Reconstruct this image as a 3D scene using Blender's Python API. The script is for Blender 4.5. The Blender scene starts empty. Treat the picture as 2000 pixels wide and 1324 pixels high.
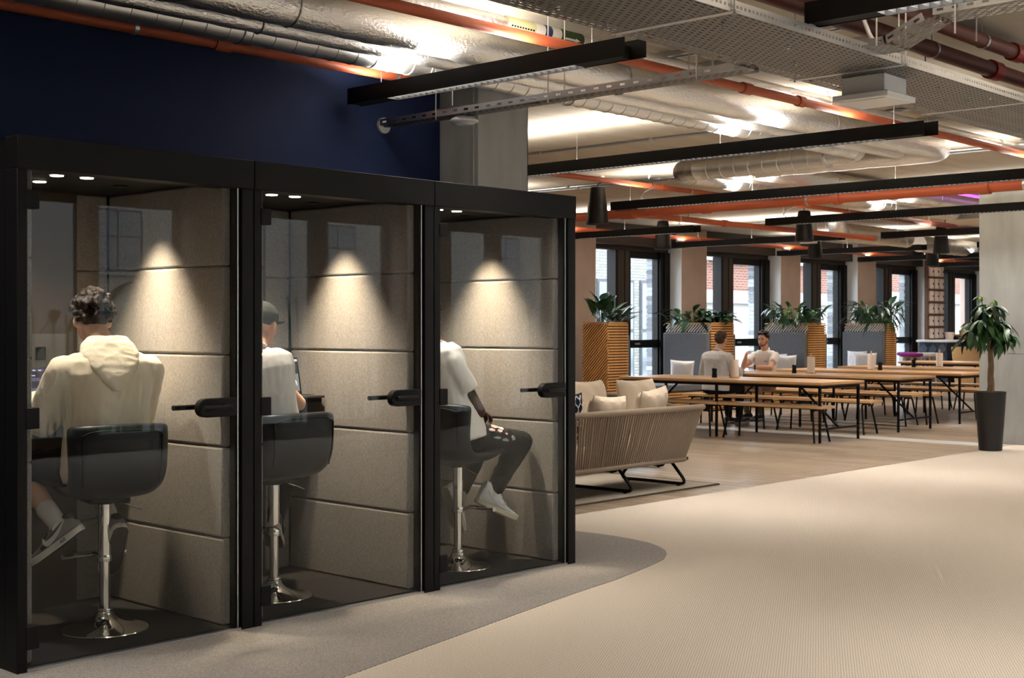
import bpy, bmesh, math, random
from mathutils import Vector, Matrix, Euler, noise
random.seed(7)
R = math.radians
S = bpy.context.scene
COL = S.collection
PI = math.pi
# ---------------------------------------------------------------- camera
cam_data = bpy.data.cameras.new('camera')
cam = bpy.data.objects.new('camera', cam_data)
COL.objects.link(cam)
cam.location = (0, 0, 1.41)
cam.rotation_euler = (R(90), 0, R(42.94 - 90))
cam_data.sensor_width = 36
cam_data.lens = 46.87
cam_data.shift_y = -0.011
cam_data.clip_end = 300
cam_data.dof.use_dof = True
cam_data.dof.focus_distance = 7.2
cam_data.dof.aperture_fstop = 8.0
S.camera = cam
# ---------------------------------------------------------------- exposure
S.view_settings.view_transform = 'Standard'
S.view_settings.look = 'None'
S.view_settings.exposure = 0.22
S.view_settings.gamma = 1.0
S.view_settings.use_curve_mapping = False
# ---------------------------------------------------------------- sky
w = bpy.data.worlds.new('overcast_sky')
S.world = w
w.use_nodes = True
bg = w.node_tree.nodes['Background']
bg.inputs[0].default_value = (0.91, 0.955, 1.0, 1)
bg.inputs[1].default_value = 9.0
WARM = (1.0, 0.94, 0.86)
POD_WARM = (1.0, 0.79, 0.53)
DOWN_W = 15.0      # watts per metre of linear light, downwards
UP_W = 15.0         # upwards


def portal(loc, rot, sx, sy):
    l = bpy.data.lights.new('window_daylight', 'AREA')
    l.shape = 'RECTANGLE'
    l.size, l.size_y = sx, sy
    l.cycles.is_portal = True
    o = bpy.data.objects.new('window_daylight', l)
    o.location, o.rotation_euler = loc, rot
    COL.objects.link(o)


# window openings of the room (x0, x1); far side at y = 14.25, near side at y = -3.2
FAR_OPEN = [(16.95, 19.36), (20.12, 22.66), (23.38, 25.72), (26.5, 29.0), (29.75, 32.2)]
NEAR_OPEN = [(3.2, 5.6), (6.5, 8.9), (9.8, 12.2), (13.1, 15.5), (16.4, 18.8), (19.7, 22.1), (23.0, 25.4)]
for a, b in FAR_OPEN:
    portal(((a + b) / 2, 14.45, 1.5), (R(90), 0, 0), b - a, 2.7)
for a, b in NEAR_OPEN:
    portal(((a + b) / 2, -3.4, 1.5), (R(90), 0, R(180)), b - a, 2.7)
CEIL = 3.18


# ---------------------------------------------------------------- helpers
def C(r, g, b):
    f = lambda c: (c / 255 / 12.92) if c <= 10 else (((c / 255) + 0.055) / 1.055) ** 2.4
    return (f(r), f(g), f(b), 1)


def _mat(name):
    m = bpy.data.materials.new(name)
    m.use_nodes = True
    nt = m.node_tree
    return m, nt, nt.nodes['Principled BSDF']


def mat(name, col, rough=0.5, metal=0.0, spec=0.5, bump=0.0, bscale=50, stretch=(1, 1, 1), col2=None, cscale=None, emit=None, es=0.0, sheen=0, detail=4, contrast=0.25):
    m, nt, p = _mat(name)
    p.inputs['Base Color'].default_value = col
    p.inputs['Roughness'].default_value = rough
    p.inputs['Metallic'].default_value = metal
    p.inputs['Specular IOR Level'].default_value = spec
    if sheen:
        p.inputs['Sheen Weight'].default_value = sheen
    if emit:
        p.inputs['Emission Color'].default_value = emit
        p.inputs['Emission Strength'].default_value = es
    if bump or col2:
        tc = nt.nodes.new('ShaderNodeTexCoord')
        mp = nt.nodes.new('ShaderNodeMapping')
        mp.inputs['Scale'].default_value = stretch
        nt.links.new(tc.outputs['Object'], mp.inputs[0])
    if bump:
        n = nt.nodes.new('ShaderNodeTexNoise')
        n.inputs['Scale'].default_value = bscale
        n.inputs['Detail'].default_value = detail
        nt.links.new(mp.outputs[0], n.inputs['Vector'])
        b = nt.nodes.new('ShaderNodeBump')
        b.inputs['Strength'].default_value = bump
        b.inputs['Distance'].default_value = 0.01
        nt.links.new(n.outputs[0], b.inputs['Height'])
        nt.links.new(b.outputs[0], p.inputs['Normal'])
    if col2:
        n = nt.nodes.new('ShaderNodeTexNoise')
        n.inputs['Scale'].default_value = cscale or bscale
        n.inputs['Detail'].default_value = detail
        nt.links.new(mp.outputs[0], n.inputs['Vector'])
        rp = nt.nodes.new('ShaderNodeValToRGB')
        rp.color_ramp.elements[0].position = 0.5 - contrast
        rp.color_ramp.elements[1].position = 0.5 + contrast
        rp.color_ramp.elements[0].color = col
        rp.color_ramp.elements[1].color = col2
        nt.links.new(n.outputs[0], rp.inputs[0])
        nt.links.new(rp.outputs[0], p.inputs['Base Color'])
    return m


def mat_glass(name, tint=(1, 1, 1, 1), ior=1.5, gain=1.0):
    m = bpy.data.materials.new(name)
    m.use_nodes = True
    nt = m.node_tree
    nt.nodes.clear()
    out = nt.nodes.new('ShaderNodeOutputMaterial')
    tr = nt.nodes.new('ShaderNodeBsdfTransparent')
    tr.inputs[0].default_value = tint
    gl = nt.nodes.new('ShaderNodeBsdfGlossy')
    gl.inputs['Roughness'].default_value = 0.0
    fr = nt.nodes.new('ShaderNodeFresnel')
    ge = nt.nodes.new('ShaderNodeNewGeometry')
    mr = nt.nodes.new('ShaderNodeMapRange')      # leaving the sheet reflects as entering it does
    mr.inputs['To Min'].default_value = ior
    mr.inputs['To Max'].default_value = 1 / ior
    nt.links.new(ge.outputs['Backfacing'], mr.inputs['Value'])
    nt.links.new(mr.outputs[0], fr.inputs[0])
    mu = nt.nodes.new('ShaderNodeMath')
    mu.operation = 'MULTIPLY'
    mu.use_clamp = True
    mu.inputs[1].default_value = gain
    mx = nt.nodes.new('ShaderNodeMixShader')
    nt.links.new(fr.outputs[0], mu.inputs[0])
    nt.links.new(mu.outputs[0], mx.inputs[0])
    nt.links.new(tr.outputs[0], mx.inputs[1])
    nt.links.new(gl.outputs[0], mx.inputs[2])
    nt.links.new(mx.outputs[0], out.inputs[0])
    return m


def mat_brick(name, c1, c2, mortar, bw, bh, rot=(0, 0, 0), msize=0.008, rough=0.8, bump=0.3, grain=None, spec=0.3):
    m, nt, p = _mat(name)
    p.inputs['Roughness'].default_value = rough
    p.inputs['Specular IOR Level'].default_value = spec
    tc = nt.nodes.new('ShaderNodeTexCoord')
    mp = nt.nodes.new('ShaderNodeMapping')
    mp.inputs['Rotation'].default_value = rot
    nt.links.new(tc.outputs['Object'], mp.inputs[0])
    b = nt.nodes.new('ShaderNodeTexBrick')
    b.inputs['Color1'].default_value = c1
    b.inputs['Color2'].default_value = c2
    b.inputs['Mortar'].default_value = mortar
    b.inputs['Scale'].default_value = 1.0
    b.inputs['Mortar Size'].default_value = msize
    b.inputs['Brick Width'].default_value = bw
    b.inputs['Row Height'].default_value = bh
    nt.links.new(mp.outputs[0], b.inputs['Vector'])
    col = b.outputs[0]
    if grain:
        n = nt.nodes.new('ShaderNodeTexNoise')
        n.inputs['Scale'].default_value = 6
        n.inputs['Detail'].default_value = 6
        mp2 = nt.nodes.new('ShaderNodeMapping')
        mp2.inputs['Scale'].default_value = grain
        nt.links.new(mp.outputs[0], mp2.inputs[0])
        nt.links.new(mp2.outputs[0], n.inputs['Vector'])
        rp = nt.nodes.new('ShaderNodeValToRGB')
        rp.color_ramp.elements[0].color = (0.62, 0.58, 0.54, 1)
        rp.color_ramp.elements[1].color = (1, 1, 1, 1)
        rp.color_ramp.elements[0].position = 0.3
        rp.color_ramp.elements[1].position = 0.65
        nt.links.new(n.outputs[0], rp.inputs[0])
        mx = nt.nodes.new('ShaderNodeMix')
        mx.data_type = 'RGBA'
        mx.blend_type = 'MULTIPLY'
        mx.inputs[0].default_value = 1.0
        nt.links.new(col, mx.inputs[6])
        nt.links.new(rp.outputs[0], mx.inputs[7])
        col = mx.outputs[2]
    nt.links.new(col, p.inputs['Base Color'])
    bp = nt.nodes.new('ShaderNodeBump')
    bp.inputs['Strength'].default_value = bump
    bp.inputs['Distance'].default_value = 0.004
    bp.invert = True
    nt.links.new(b.outputs['Fac'], bp.inputs['Height'])
    nt.links.new(bp.outputs[0], p.inputs['Normal'])
    return m


def mat_carpet(name, c1, c2, c3, rib, fine):
    """loop pile: fine ribs plus speckle, all relief and colour of the pile itself"""
    m, nt, p = _mat(name)
    p.inputs['Roughness'].default_value = 0.95
    p.inputs['Specular IOR Level'].default_value = 0.1
    tc = nt.nodes.new('ShaderNodeTexCoord')
    wv = nt.nodes.new('ShaderNodeTexWave')
    wv.bands_direction = 'Y'
    mr = nt.nodes.new('ShaderNodeMapping')
    mr.inputs['Rotation'].default_value = (0, 0, R(-30))
    nt.links.new(tc.outputs['Object'], mr.inputs[0])
    wv.inputs['Scale'].default_value = rib
    wv.inputs['Distortion'].default_value = 0.6
    wv.inputs['Detail'].default_value = 1
    nt.links.new(mr.outputs[0], wv.inputs['Vector'])
    n = nt.nodes.new('ShaderNodeTexNoise')
    n.inputs['Scale'].default_value = fine
    n.inputs['Detail'].default_value = 3
    mp = nt.nodes.new('ShaderNodeMapping')
    mp.inputs['Scale'].default_value = (1, 2.2, 1)
    nt.links.new(tc.outputs['Object'], mp.inputs[0])
    nt.links.new(mp.outputs[0], n.inputs['Vector'])
    ad = nt.nodes.new('ShaderNodeMath')
    ad.operation = 'MULTIPLY_ADD'
    ad.inputs[1].default_value = 0.24
    nt.links.new(wv.outputs['Fac'], ad.inputs[0])
    nt.links.new(n.outputs[0], ad.inputs[2])
    rp = nt.nodes.new('ShaderNodeValToRGB')
    e = rp.color_ramp.elements
    e[0].position, e[1].position = 0.38, 0.86
    e[0].color, e[1].color = c1, c3
    k = e.new(0.62)
    k.color = c2
    nt.links.new(ad.outputs[0], rp.inputs[0])
    nt.links.new(rp.outputs[0], p.inputs['Base Color'])
    b = nt.nodes.new('ShaderNodeBump')
    b.inputs['Strength'].default_value = 0.5
    b.inputs['Distance'].default_value = 0.004
    nt.links.new(ad.outputs[0], b.inputs['Height'])
    nt.links.new(b.outputs[0], p.inputs['Normal'])
    return m


def mat_weave(name, c1, c2, c3, sc):
    """woven cloth: threads along and across, mottled"""
    m, nt, p = _mat(name)
    p.inputs['Roughness'].default_value = 0.95
    p.inputs['Specular IOR Level'].default_value = 0.1
    p.inputs['Sheen Weight'].default_value = 0.1
    tc = nt.nodes.new('ShaderNodeTexCoord')
    outs = []
    for st in ((sc * 4, sc * 4, sc * .55), (sc * .55, sc * .55, sc * 4)):
        mp = nt.nodes.new('ShaderNodeMapping')
        mp.inputs['Scale'].default_value = st
        n = nt.nodes.new('ShaderNodeTexNoise')
        n.inputs['Scale'].default_value = 1
        n.inputs['Detail'].default_value = 3
        nt.links.new(tc.outputs['Object'], mp.inputs[0])
        nt.links.new(mp.outputs[0], n.inputs['Vector'])
        outs.append(n.outputs[0])
    ad = nt.nodes.new('ShaderNodeMath')
    ad.operation = 'ADD'
    nt.links.new(outs[0], ad.inputs[0])
    nt.links.new(outs[1], ad.inputs[1])
    mr = nt.nodes.new('ShaderNodeMath')
    mr.operation = 'MULTIPLY'
    mr.inputs[1].default_value = 0.5
    nt.links.new(ad.outputs[0], mr.inputs[0])
    rp = nt.nodes.new('ShaderNodeValToRGB')
    e = rp.color_ramp.elements
    e[0].position, e[1].position = 0.30, 0.70
    e[0].color, e[1].color = c1, c3
    k = e.new(0.5)
    k.color = c2
    nt.links.new(mr.outputs[0], rp.inputs[0])
    nt.links.new(rp.outputs[0], p.inputs['Base Color'])
    b = nt.nodes.new('ShaderNodeBump')
    b.inputs['Strength'].default_value = 0.3
    b.inputs['Distance'].default_value = 0.003
    nt.links.new(mr.outputs[0], b.inputs['Height'])
    nt.links.new(b.outputs[0], p.inputs['Normal'])
    return m


class MB:
    """collects shapes given in world coordinates; o = the origin of the thing they belong to"""

    def __init__(s, o=(0, 0, 0)):
        s.v, s.f, s.o = [], [], Vector(o)

    def add(s, vs, fs):
        n = len(s.v)
        s.v += [Vector(p) - s.o for p in vs]
        s.f += [[i + n for i in f] for f in fs]
        return s

    def box(s, x0, x1, y0, y1, z0, z1):
        return s.add([(x0, y0, z0), (x1, y0, z0), (x1, y1, z0), (x0, y1, z0), (x0, y0, z1), (x1, y0, z1), (x1, y1, z1), (x0, y1, z1)],
                     [(3, 2, 1, 0), (4, 5, 6, 7), (0, 1, 5, 4), (1, 2, 6, 5), (2, 3, 7, 6), (3, 0, 4, 7)])

    def obox(s, c, size, M):
        c = Vector(c)
        hx, hy, hz = [q / 2 for q in size]
        M = M.to_3x3()
        ps = [c + M @ Vector((x, y, z)) for z in (-hz, hz) for x, y in ((-hx, -hy), (hx, -hy), (hx, hy), (-hx, hy))]
        return s.add(ps, [(3, 2, 1, 0), (4, 5, 6, 7), (0, 1, 5, 4), (1, 2, 6, 5), (2, 3, 7, 6), (3, 0, 4, 7)])

    def beam(s, p0, p1, w, h, up=(0, 0, 1)):
        p0, p1 = Vector(p0), Vector(p1)
        d = (p1 - p0)
        y = d.normalized()
        x = y.cross(Vector(up))
        if x.length < 1e-4:
            x = Vector((1, 0, 0))
        x.normalize()
        z = x.cross(y)
        M = Matrix((x, y, z)).transposed()
        return s.obox((p0 + p1) / 2, (w, d.length, h), M)

    def tube(s, pts, r, n=8, cap=True, closed=False):
        pts = [Vector(p) for p in pts]
        rr = r if isinstance(r, (list, tuple)) else [r] * len(pts)
        k = len(pts)
        rings = []
        u = None
        for i, p in enumerate(pts):
            if closed:
                t = (pts[(i + 1) % k] - pts[i - 1]).normalized()
            else:
                t = (pts[min(i + 1, k - 1)] - pts[max(i - 1, 0)]).normalized()
            if u is None:
                u = t.cross(Vector((0, 0, 1)))
                if u.length < 1e-3:
                    u = t.cross(Vector((0, 1, 0)))
            u = (u - t * u.dot(t)).normalized()
            v = t.cross(u)
            rings.append([p + (u * math.cos(a) + v * math.sin(a)) * rr[i] for a in [2 * PI * j / n for j in range(n)]])
        vs = [q for g in rings for q in g]
        fs = []
        for i in range(k if closed else k - 1):
            a, b = i * n, ((i + 1) % k) * n
            for j in range(n):
                fs.append((a + j, a + (j + 1) % n, b + (j + 1) % n, b + j))
        if cap and not closed:
            fs.append(tuple(range(n - 1, -1, -1)))
            fs.append(tuple(range((k - 1) * n, k * n)))
        return s.add(vs, fs)

    def lathe(s, prof, c=(0, 0, 0), n=24, M=None):
        c = Vector(c)
        vs, fs = [], []
        for r, z in prof:
            for j in range(n):
                a = 2 * PI * j / n
                q = Vector((r * math.cos(a), r * math.sin(a), z))
                if M is not None:
                    q = M @ q
                vs.append(c + q)
        for i in range(len(prof) - 1):
            for j in range(n):
                fs.append((i * n + j, i * n + (j + 1) % n, (i + 1) * n + (j + 1) % n, (i + 1) * n + j))
        fs.append(tuple(range(n - 1, -1, -1)))
        fs.append(tuple(range((len(prof) - 1) * n, len(prof) * n)))
        return s.add(vs, fs)

    def prism(s, poly, z0, z1):
        """polygon of (x, y) swept from z0 to z1"""
        n = len(poly)
        vs = [(x, y, z0) for x, y in poly] + [(x, y, z1) for x, y in poly]
        fs = [tuple(range(n - 1, -1, -1)), tuple(range(n, 2 * n))]
        fs += [(i, (i + 1) % n, (i + 1) % n + n, i + n) for i in range(n)]
        return s.add(vs, fs)

    def sweep(s, poly, axis, a, b):
        """polygon in the plane across 'axis' (X: (y, z), Y: (x, z)) swept along it"""
        n = len(poly)
        g = (lambda q, t: (t, q[0], q[1])) if axis == 'X' else (lambda q, t: (q[0], t, q[1]))
        vs = [g(q, a) for q in poly] + [g(q, b) for q in poly]
        fs = [tuple(range(n - 1, -1, -1)), tuple(range(n, 2 * n))]
        fs += [(i, (i + 1) % n, (i + 1) % n + n, i + n) for i in range(n)]
        return s.add(vs, fs)

    def mesh(s, name, m, smooth=False):
        me = bpy.data.meshes.new(name)
        me.from_pydata(s.v, [], s.f)
        bm = bmesh.new()
        bm.from_mesh(me)
        bmesh.ops.recalc_face_normals(bm, faces=bm.faces)
        bm.to_mesh(me)
        bm.free()
        if m:
            me.materials.append(m)
        if smooth:
            for p in me.polygons:
                p.use_smooth = True
            me.set_sharp_from_angle(angle=R(38))
        return me

    def build(s, name, m, parent=None, smooth=False, bevel=0.0, seg=2):
        return put(name, s.mesh(name, m, smooth), parent, bevel, seg)


def put(name, me, parent=None, bevel=0.0, seg=2, loc=None, rot=None):
    o = bpy.data.objects.new(name, me)
    COL.objects.link(o)
    if parent is not None:
        o.parent = parent
    if loc is not None:
        o.location = loc
    if rot is not None:
        o.rotation_euler = rot
    if bevel:
        b = o.modifiers.new('bevel', 'BEVEL')
        b.width, b.segments, b.limit_method = bevel, seg, 'ANGLE'
        for p in me.polygons:
            p.use_smooth = True
        me.set_sharp_from_angle(angle=R(50))
    return o


def tag(o, label=None, cat=None, group=None, kind=None):
    if label:
        o['label'] = label
    if cat:
        o['category'] = cat
    if group:
        o['group'] = group
    if kind:
        o['kind'] = kind
    return o


def thing(name, label, cat, loc=(0, 0, 0), rz=0.0, group=None):
    o = bpy.data.objects.new(name, None)
    o.empty_display_size = 0.1
    COL.objects.link(o)
    o.location = loc
    o.rotation_euler = (0, 0, rz)
    return tag(o, label, cat, group)


def struct(name, mb, m, parent=None, bevel=0.0, smooth=False):
    o = mb.build(name, m, parent, smooth, bevel)
    if parent is None:
        o['kind'] = 'structure'
    return o


def dup(o, loc=None, rz=None, label=None, parent=None):
    c = o.copy()
    COL.objects.link(c)
    if parent is not None:
        c.parent = parent
    if loc is not None:
        c.location = loc
    if rz is not None:
        c.rotation_euler = (0, 0, rz)
    if label:
        c['label'] = label
    for ch in list(o.children):
        dup(ch, parent=c)
    return c


def lamp_area(name, parent, loc, rot, sx, sy, watts, col, spread=180):
    l = bpy.data.lights.new(name, 'AREA')
    l.shape = 'RECTANGLE'
    l.size, l.size_y = sx, sy
    l.energy = watts
    l.color = col
    l.spread = R(spread)
    o = bpy.data.objects.new(name, l)
    COL.objects.link(o)
    o.parent = parent
    o.location, o.rotation_euler = loc, rot
    return o


# ---------------------------------------------------------------- materials
M = {}
M['carpet'] = mat_carpet('beige_loop_carpet', C(168, 157, 144), C(202, 191, 178), C(223, 214, 202), 28, 120)
M['carpet_grey'] = mat_carpet('grey_tweed_carpet', C(102, 98, 97), C(144, 139, 136), C(184, 178, 173), 30, 190)
M['planks'] = mat_brick('oak_floor_planks', C(184, 168, 148), C(152, 134, 114), C(64, 52, 42), 1.5, 0.19, rot=(0, 0, R(90)), msize=0.006, rough=0.32, bump=0.15, grain=(0.35, 9, 1), spec=0.5)
M['navy'] = mat('navy_wall_paint', C(18, 32, 66), 0.7, spec=0.25, bump=0.05, bscale=220)
M['ceiling'] = mat('concrete_soffit', C(196, 186, 170), 0.75, bump=0.15, bscale=3, stretch=(1, 5, 1), col2=C(176, 166, 150), cscale=1.4, spec=0.2)
M['concrete'] = mat('grey_concrete', C(166, 167, 164), 0.8, bump=0.08, bscale=60, col2=C(140, 141, 138), cscale=2.2, stretch=(2, 2, 0.6), spec=0.25)
M['pillar'] = mat('plastered_pillar', C(188, 168, 156), 0.85, bump=0.04, bscale=120, col2=C(172, 152, 140), cscale=2.0, spec=0.2)
M['reveal'] = mat('white_reveal_plaster', C(232, 232, 232), 0.8, spec=0.2)
M['wall'] = mat('pale_wall_paint', C(205, 203, 202), 0.85, spec=0.2)
M['black'] = mat('black_powder_coat', C(14, 13, 13), 0.5, spec=0.2, bump=0.02, bscale=400)
M['black_matt'] = mat('black_matt', C(15, 15, 16), 0.7, spec=0.3)
M['bronze'] = mat('dark_bronze_aluminium', C(46, 38, 32), 0.45, spec=0.5)
M['brownpanel'] = mat('dark_brown_panel', C(52, 41, 33), 0.5, spec=0.4, bump=0.05, bscale=40, stretch=(8, 8, 0.6))
M['felt'] = mat_weave('grey_wool_felt', C(102, 98, 96), C(127, 123, 120), C(152, 148, 144), 105)
M['podmat'] = mat('charcoal_mat', C(36, 35, 36), 0.95, spec=0.1, bump=0.4, bscale=350, col2=C(54, 52, 53), cscale=300)
M['glass'] = mat_glass('clear_glass', (0.97, 0.985, 0.985, 1), 1.5, 0.42)
M['winglass'] = mat_glass('window_glass', (0.95, 0.98, 1.0, 1), 1.45, 1.0)
M['chrome'] = mat('polished_chrome', (0.82, 0.82, 0.82, 1), 0.06, 1.0)
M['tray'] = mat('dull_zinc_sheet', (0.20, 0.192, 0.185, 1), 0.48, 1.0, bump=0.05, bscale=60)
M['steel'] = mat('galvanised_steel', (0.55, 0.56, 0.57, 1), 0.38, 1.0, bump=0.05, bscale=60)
M['spiral'] = mat('galvanised_duct_steel', (0.72, 0.72, 0.71, 1), 0.40, 1.0, bump=0.05, bscale=14)
M['foil'] = mat('crinkled_foil_lagging', (0.86, 0.85, 0.83, 1), 0.30, 1.0, bump=0.7, bscale=55, detail=6, stretch=(0.8, 1.2, 1.2))
M['orange'] = mat('orange_pipe_paint', C(172, 84, 52), 0.45, spec=0.35)
M['oxblood'] = mat('oxide_red_pipe_paint', C(104, 52, 42), 0.45, spec=0.5)
M['redmetal'] = mat('red_coupling_paint', C(150, 34, 34), 0.4)
M['white'] = mat('white_plastic', C(225, 225, 225), 0.45)
M['leather'] = mat('charcoal_leather', C(23, 24, 26), 0.40, spec=0.4, bump=0.02, bscale=90)
M['oak'] = mat('oiled_oak', C(206, 168, 124), 0.34, spec=0.5, col2=C(184, 142, 98), cscale=5, stretch=(9, 0.7, 9), bump=0.04, bscale=30)
M['slat'] = mat('warm_oak_slat', C(222, 168, 106), 0.5, spec=0.4, col2=C(204, 148, 88), cscale=8, stretch=(1, 1, 1))
M['cord'] = mat('taupe_rope', C(136, 122, 107), 0.9, spec=0.15, bump=0.3, bscale=240)
M['cushion'] = mat('beige_linen', C(196, 180, 160), 0.95, spec=0.1, bump=0.2, bscale=260, sheen=0.2)
M['cushion_white'] = mat('off_white_linen', C(216, 212, 212), 0.95, spec=0.1, bump=0.2, bscale=200, sheen=0.2)
M['rug'] = mat('oatmeal_rug', C(178, 168, 154), 0.95, spec=0.05, bump=0.4, bscale=160, col2=C(152, 142, 130), cscale=90)
M['upholstery'] = mat_weave('slate_wool', C(88, 90, 95), C(102, 104, 109), C(116, 118, 123), 50)
M['pot'] = mat('black_fibre_pot', C(30, 28, 28), 0.55, spec=0.4)
M['soil'] = mat('dark_soil', C(44, 34, 26), 0.95, bump=0.8, bscale=60)
M['bark'] = mat('pale_bark', C(122, 98, 74), 0.9, bump=0.6, bscale=40, col2=C(92, 72, 54), cscale=20)
M['leaf'] = mat('glossy_leaf', C(44, 84, 38), 0.35, spec=0.5, col2=C(30, 62, 30), cscale=8)
M['leaf_dark'] = mat('dark_leaf', C(28, 58, 34), 0.32, spec=0.5, col2=C(20, 44, 28), cscale=8)
M['leaf_lime'] = mat('young_leaf', C(86, 120, 48), 0.4, spec=0.5, col2=C(62, 98, 40), cscale=8)
M['paper'] = mat('paper_towel', C(236, 226, 218), 0.95, spec=0.1, bump=0.2, bscale=120)
M['screen_case'] = mat('space_grey_aluminium', C(70, 70, 74), 0.4, 0.7)
M['purple'] = mat('magenta_felt', C(128, 24, 110), 0.9)
M['ply'] = mat('birch_ply', C(226, 186, 136), 0.6, col2=C(210, 168, 118), cscale=4, stretch=(1, 1, 6))
M['tile'] = mat('slate_blue_tile', C(62, 70, 88), 0.4)
M['locker'] = mat('pale_locker_door', C(206, 190, 182), 0.6)
M['lockerframe'] = mat('walnut_carcass', C(96, 66, 46), 0.6)
M['lamp_on'] = mat('lit_lens', (1, 0.9, 0.75, 1), 0.5, emit=(1, 0.86, 0.66, 1), es=9)
M['purple_led'] = mat('magenta_led_tube', (0.8, 0.2, 0.8, 1), 0.5, emit=(0.85, 0.12, 0.9, 1), es=1.6)
M['bars'] = mat('louvre_aluminium', (0.7, 0.7, 0.7, 1), 0.3, 1.0)
# ================================================================ ROOM SHELL
struct('floor', MB().box(-4, 34, -3.3, 6.5, -0.12, 0), M['carpet'])
FL = bpy.data.objects['floor']
MB().box(6, 34, 6.5, 14.3, -0.12, 0).build('oak_planks', M['planks'], FL)
edge = [(2.3, 4.06), (2.9, 4.08), (3.48, 4.16), (3.98, 4.27), (4.4, 4.36), (4.9, 4.47), (5.44, 4.58), (5.84, 4.65), (6.2, 4.74), (6.42, 4.80), (6.57, 4.85), (6.72, 4.94), (6.83, 5.03),
        (6.92, 5.14), (7.0, 5.28), (7.05, 5.46), (7.075, 5.64), (7.075, 5.8), (7.06, 5.98), (7.0, 6.36), (-4, 6.36), (-4, 4.06)]
MB().prism(edge, -0.01, 0.003).build('grey_carpet', M['carpet_grey'], FL)
strip = MB().box(15.42, 15.82, 6.52, 11.4, -0.01, 0.004)  # pale ribbed strip drawn in place of a streak of sunlight on the planks
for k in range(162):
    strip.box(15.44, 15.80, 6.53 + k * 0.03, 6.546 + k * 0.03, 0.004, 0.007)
struct('sun_streak_1', strip, mat('ribbed_sun_streak', (0.85, 0.85, 0.83, 1), 0.35, 0.6))
struct('ceiling', MB().box(-4, 34, -3.3, 14.7, CEIL, CEIL + 0.15), M['ceiling'])
struct('wall_left', MB().box(-4, 7.0, 6.36, 6.5, 0, CEIL), M['navy'])
struct('wall_rear', MB().box(-4.15, -4, -3.3, 6.5, 0, CEIL), M['wall'])
struct('wall_partition', MB().box(5.85, 6, 6.5, 14.7, 0, CEIL), M['wall'])
struct('wall_far', MB().box(33, 33.15, -3.3, 14.7, 0, CEIL), M['wall'])
# concrete column beside the booths, with its chamfer strip, and the far column by the potted tree
struct('column_1', MB().box(6.13, 6.6, 6.0, 6.36, 0, CEIL).box(6.118, 6.13, 6.03, 6.05, 0, CEIL), M['concrete'], bevel=0.012)
cl = MB().box(15.9, 16.6, 6.05, 6.955, 0, 1.09).box(15.903, 16.597, 6.053, 6.952, 1.09, 1.096).box(15.9, 16.6, 6.05, 6.955, 1.096, CEIL)
struct('column_2', cl, M['concrete'], bevel=0.006)

# ---- window wall on the far side: plastered pillars, dark lintels, brick piers outside
wb = struct('wall_back', MB().box(6, 16.0, 13.95, 14.6, 0, CEIL).box(6, 33, 14.15, 14.6, 2.86, CEIL), M['brownpanel'])
for a, b in ((16.0, 16.95), (19.36, 20.12), (22.66, 23.38), (25.72, 26.5), (29.0, 29.75), (32.2, 33.0)):
    MB().box(a, b, 13.9, 14.58, 0, CEIL).build('pillar', M['pillar'], wb)
    MB().box(a - .012, a, 13.905, 14.2, 0, CEIL).build('reveal', M['reveal'], wb)
    MB().box(b, b + .012, 13.905, 14.2, 0, CEIL).build('reveal', M['reveal'], wb)
for a, b in FAR_OPEN:
    MB().box(a, b, 14.02, 14.16, 2.82, CEIL).build('blind_box', M['brownpanel'], wb)
brick_m = [mat('blue_grey_brick', C(128, 133, 140), 0.9, bump=0.4, bscale=60), mat('pale_grey_brick', C(162, 167, 172), 0.9, bump=0.4, bscale=60), mat('dark_grey_brick', C(106, 111, 120), 0.9, bump=0.4, bscale=60)]
brk = [MB().box(0, 0.24, 0, 0.14, 0, 0.068).mesh('brick', m) for m in brick_m]
for a, b in FAR_OPEN[:4]:
    MB().box(b - 0.24, b - 0.0, 14.36, 14.48, 0, 3.0).build('mortar', M['wall'], wb)
    for k in range(38):
        put('brick', random.choice(brk), wb, 0.0, loc=(b - 0.26 + random.uniform(-.004, .004), 14.345 + (0.0 if k % 2 else 0.008), 0.03 + k * 0.078))

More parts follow.
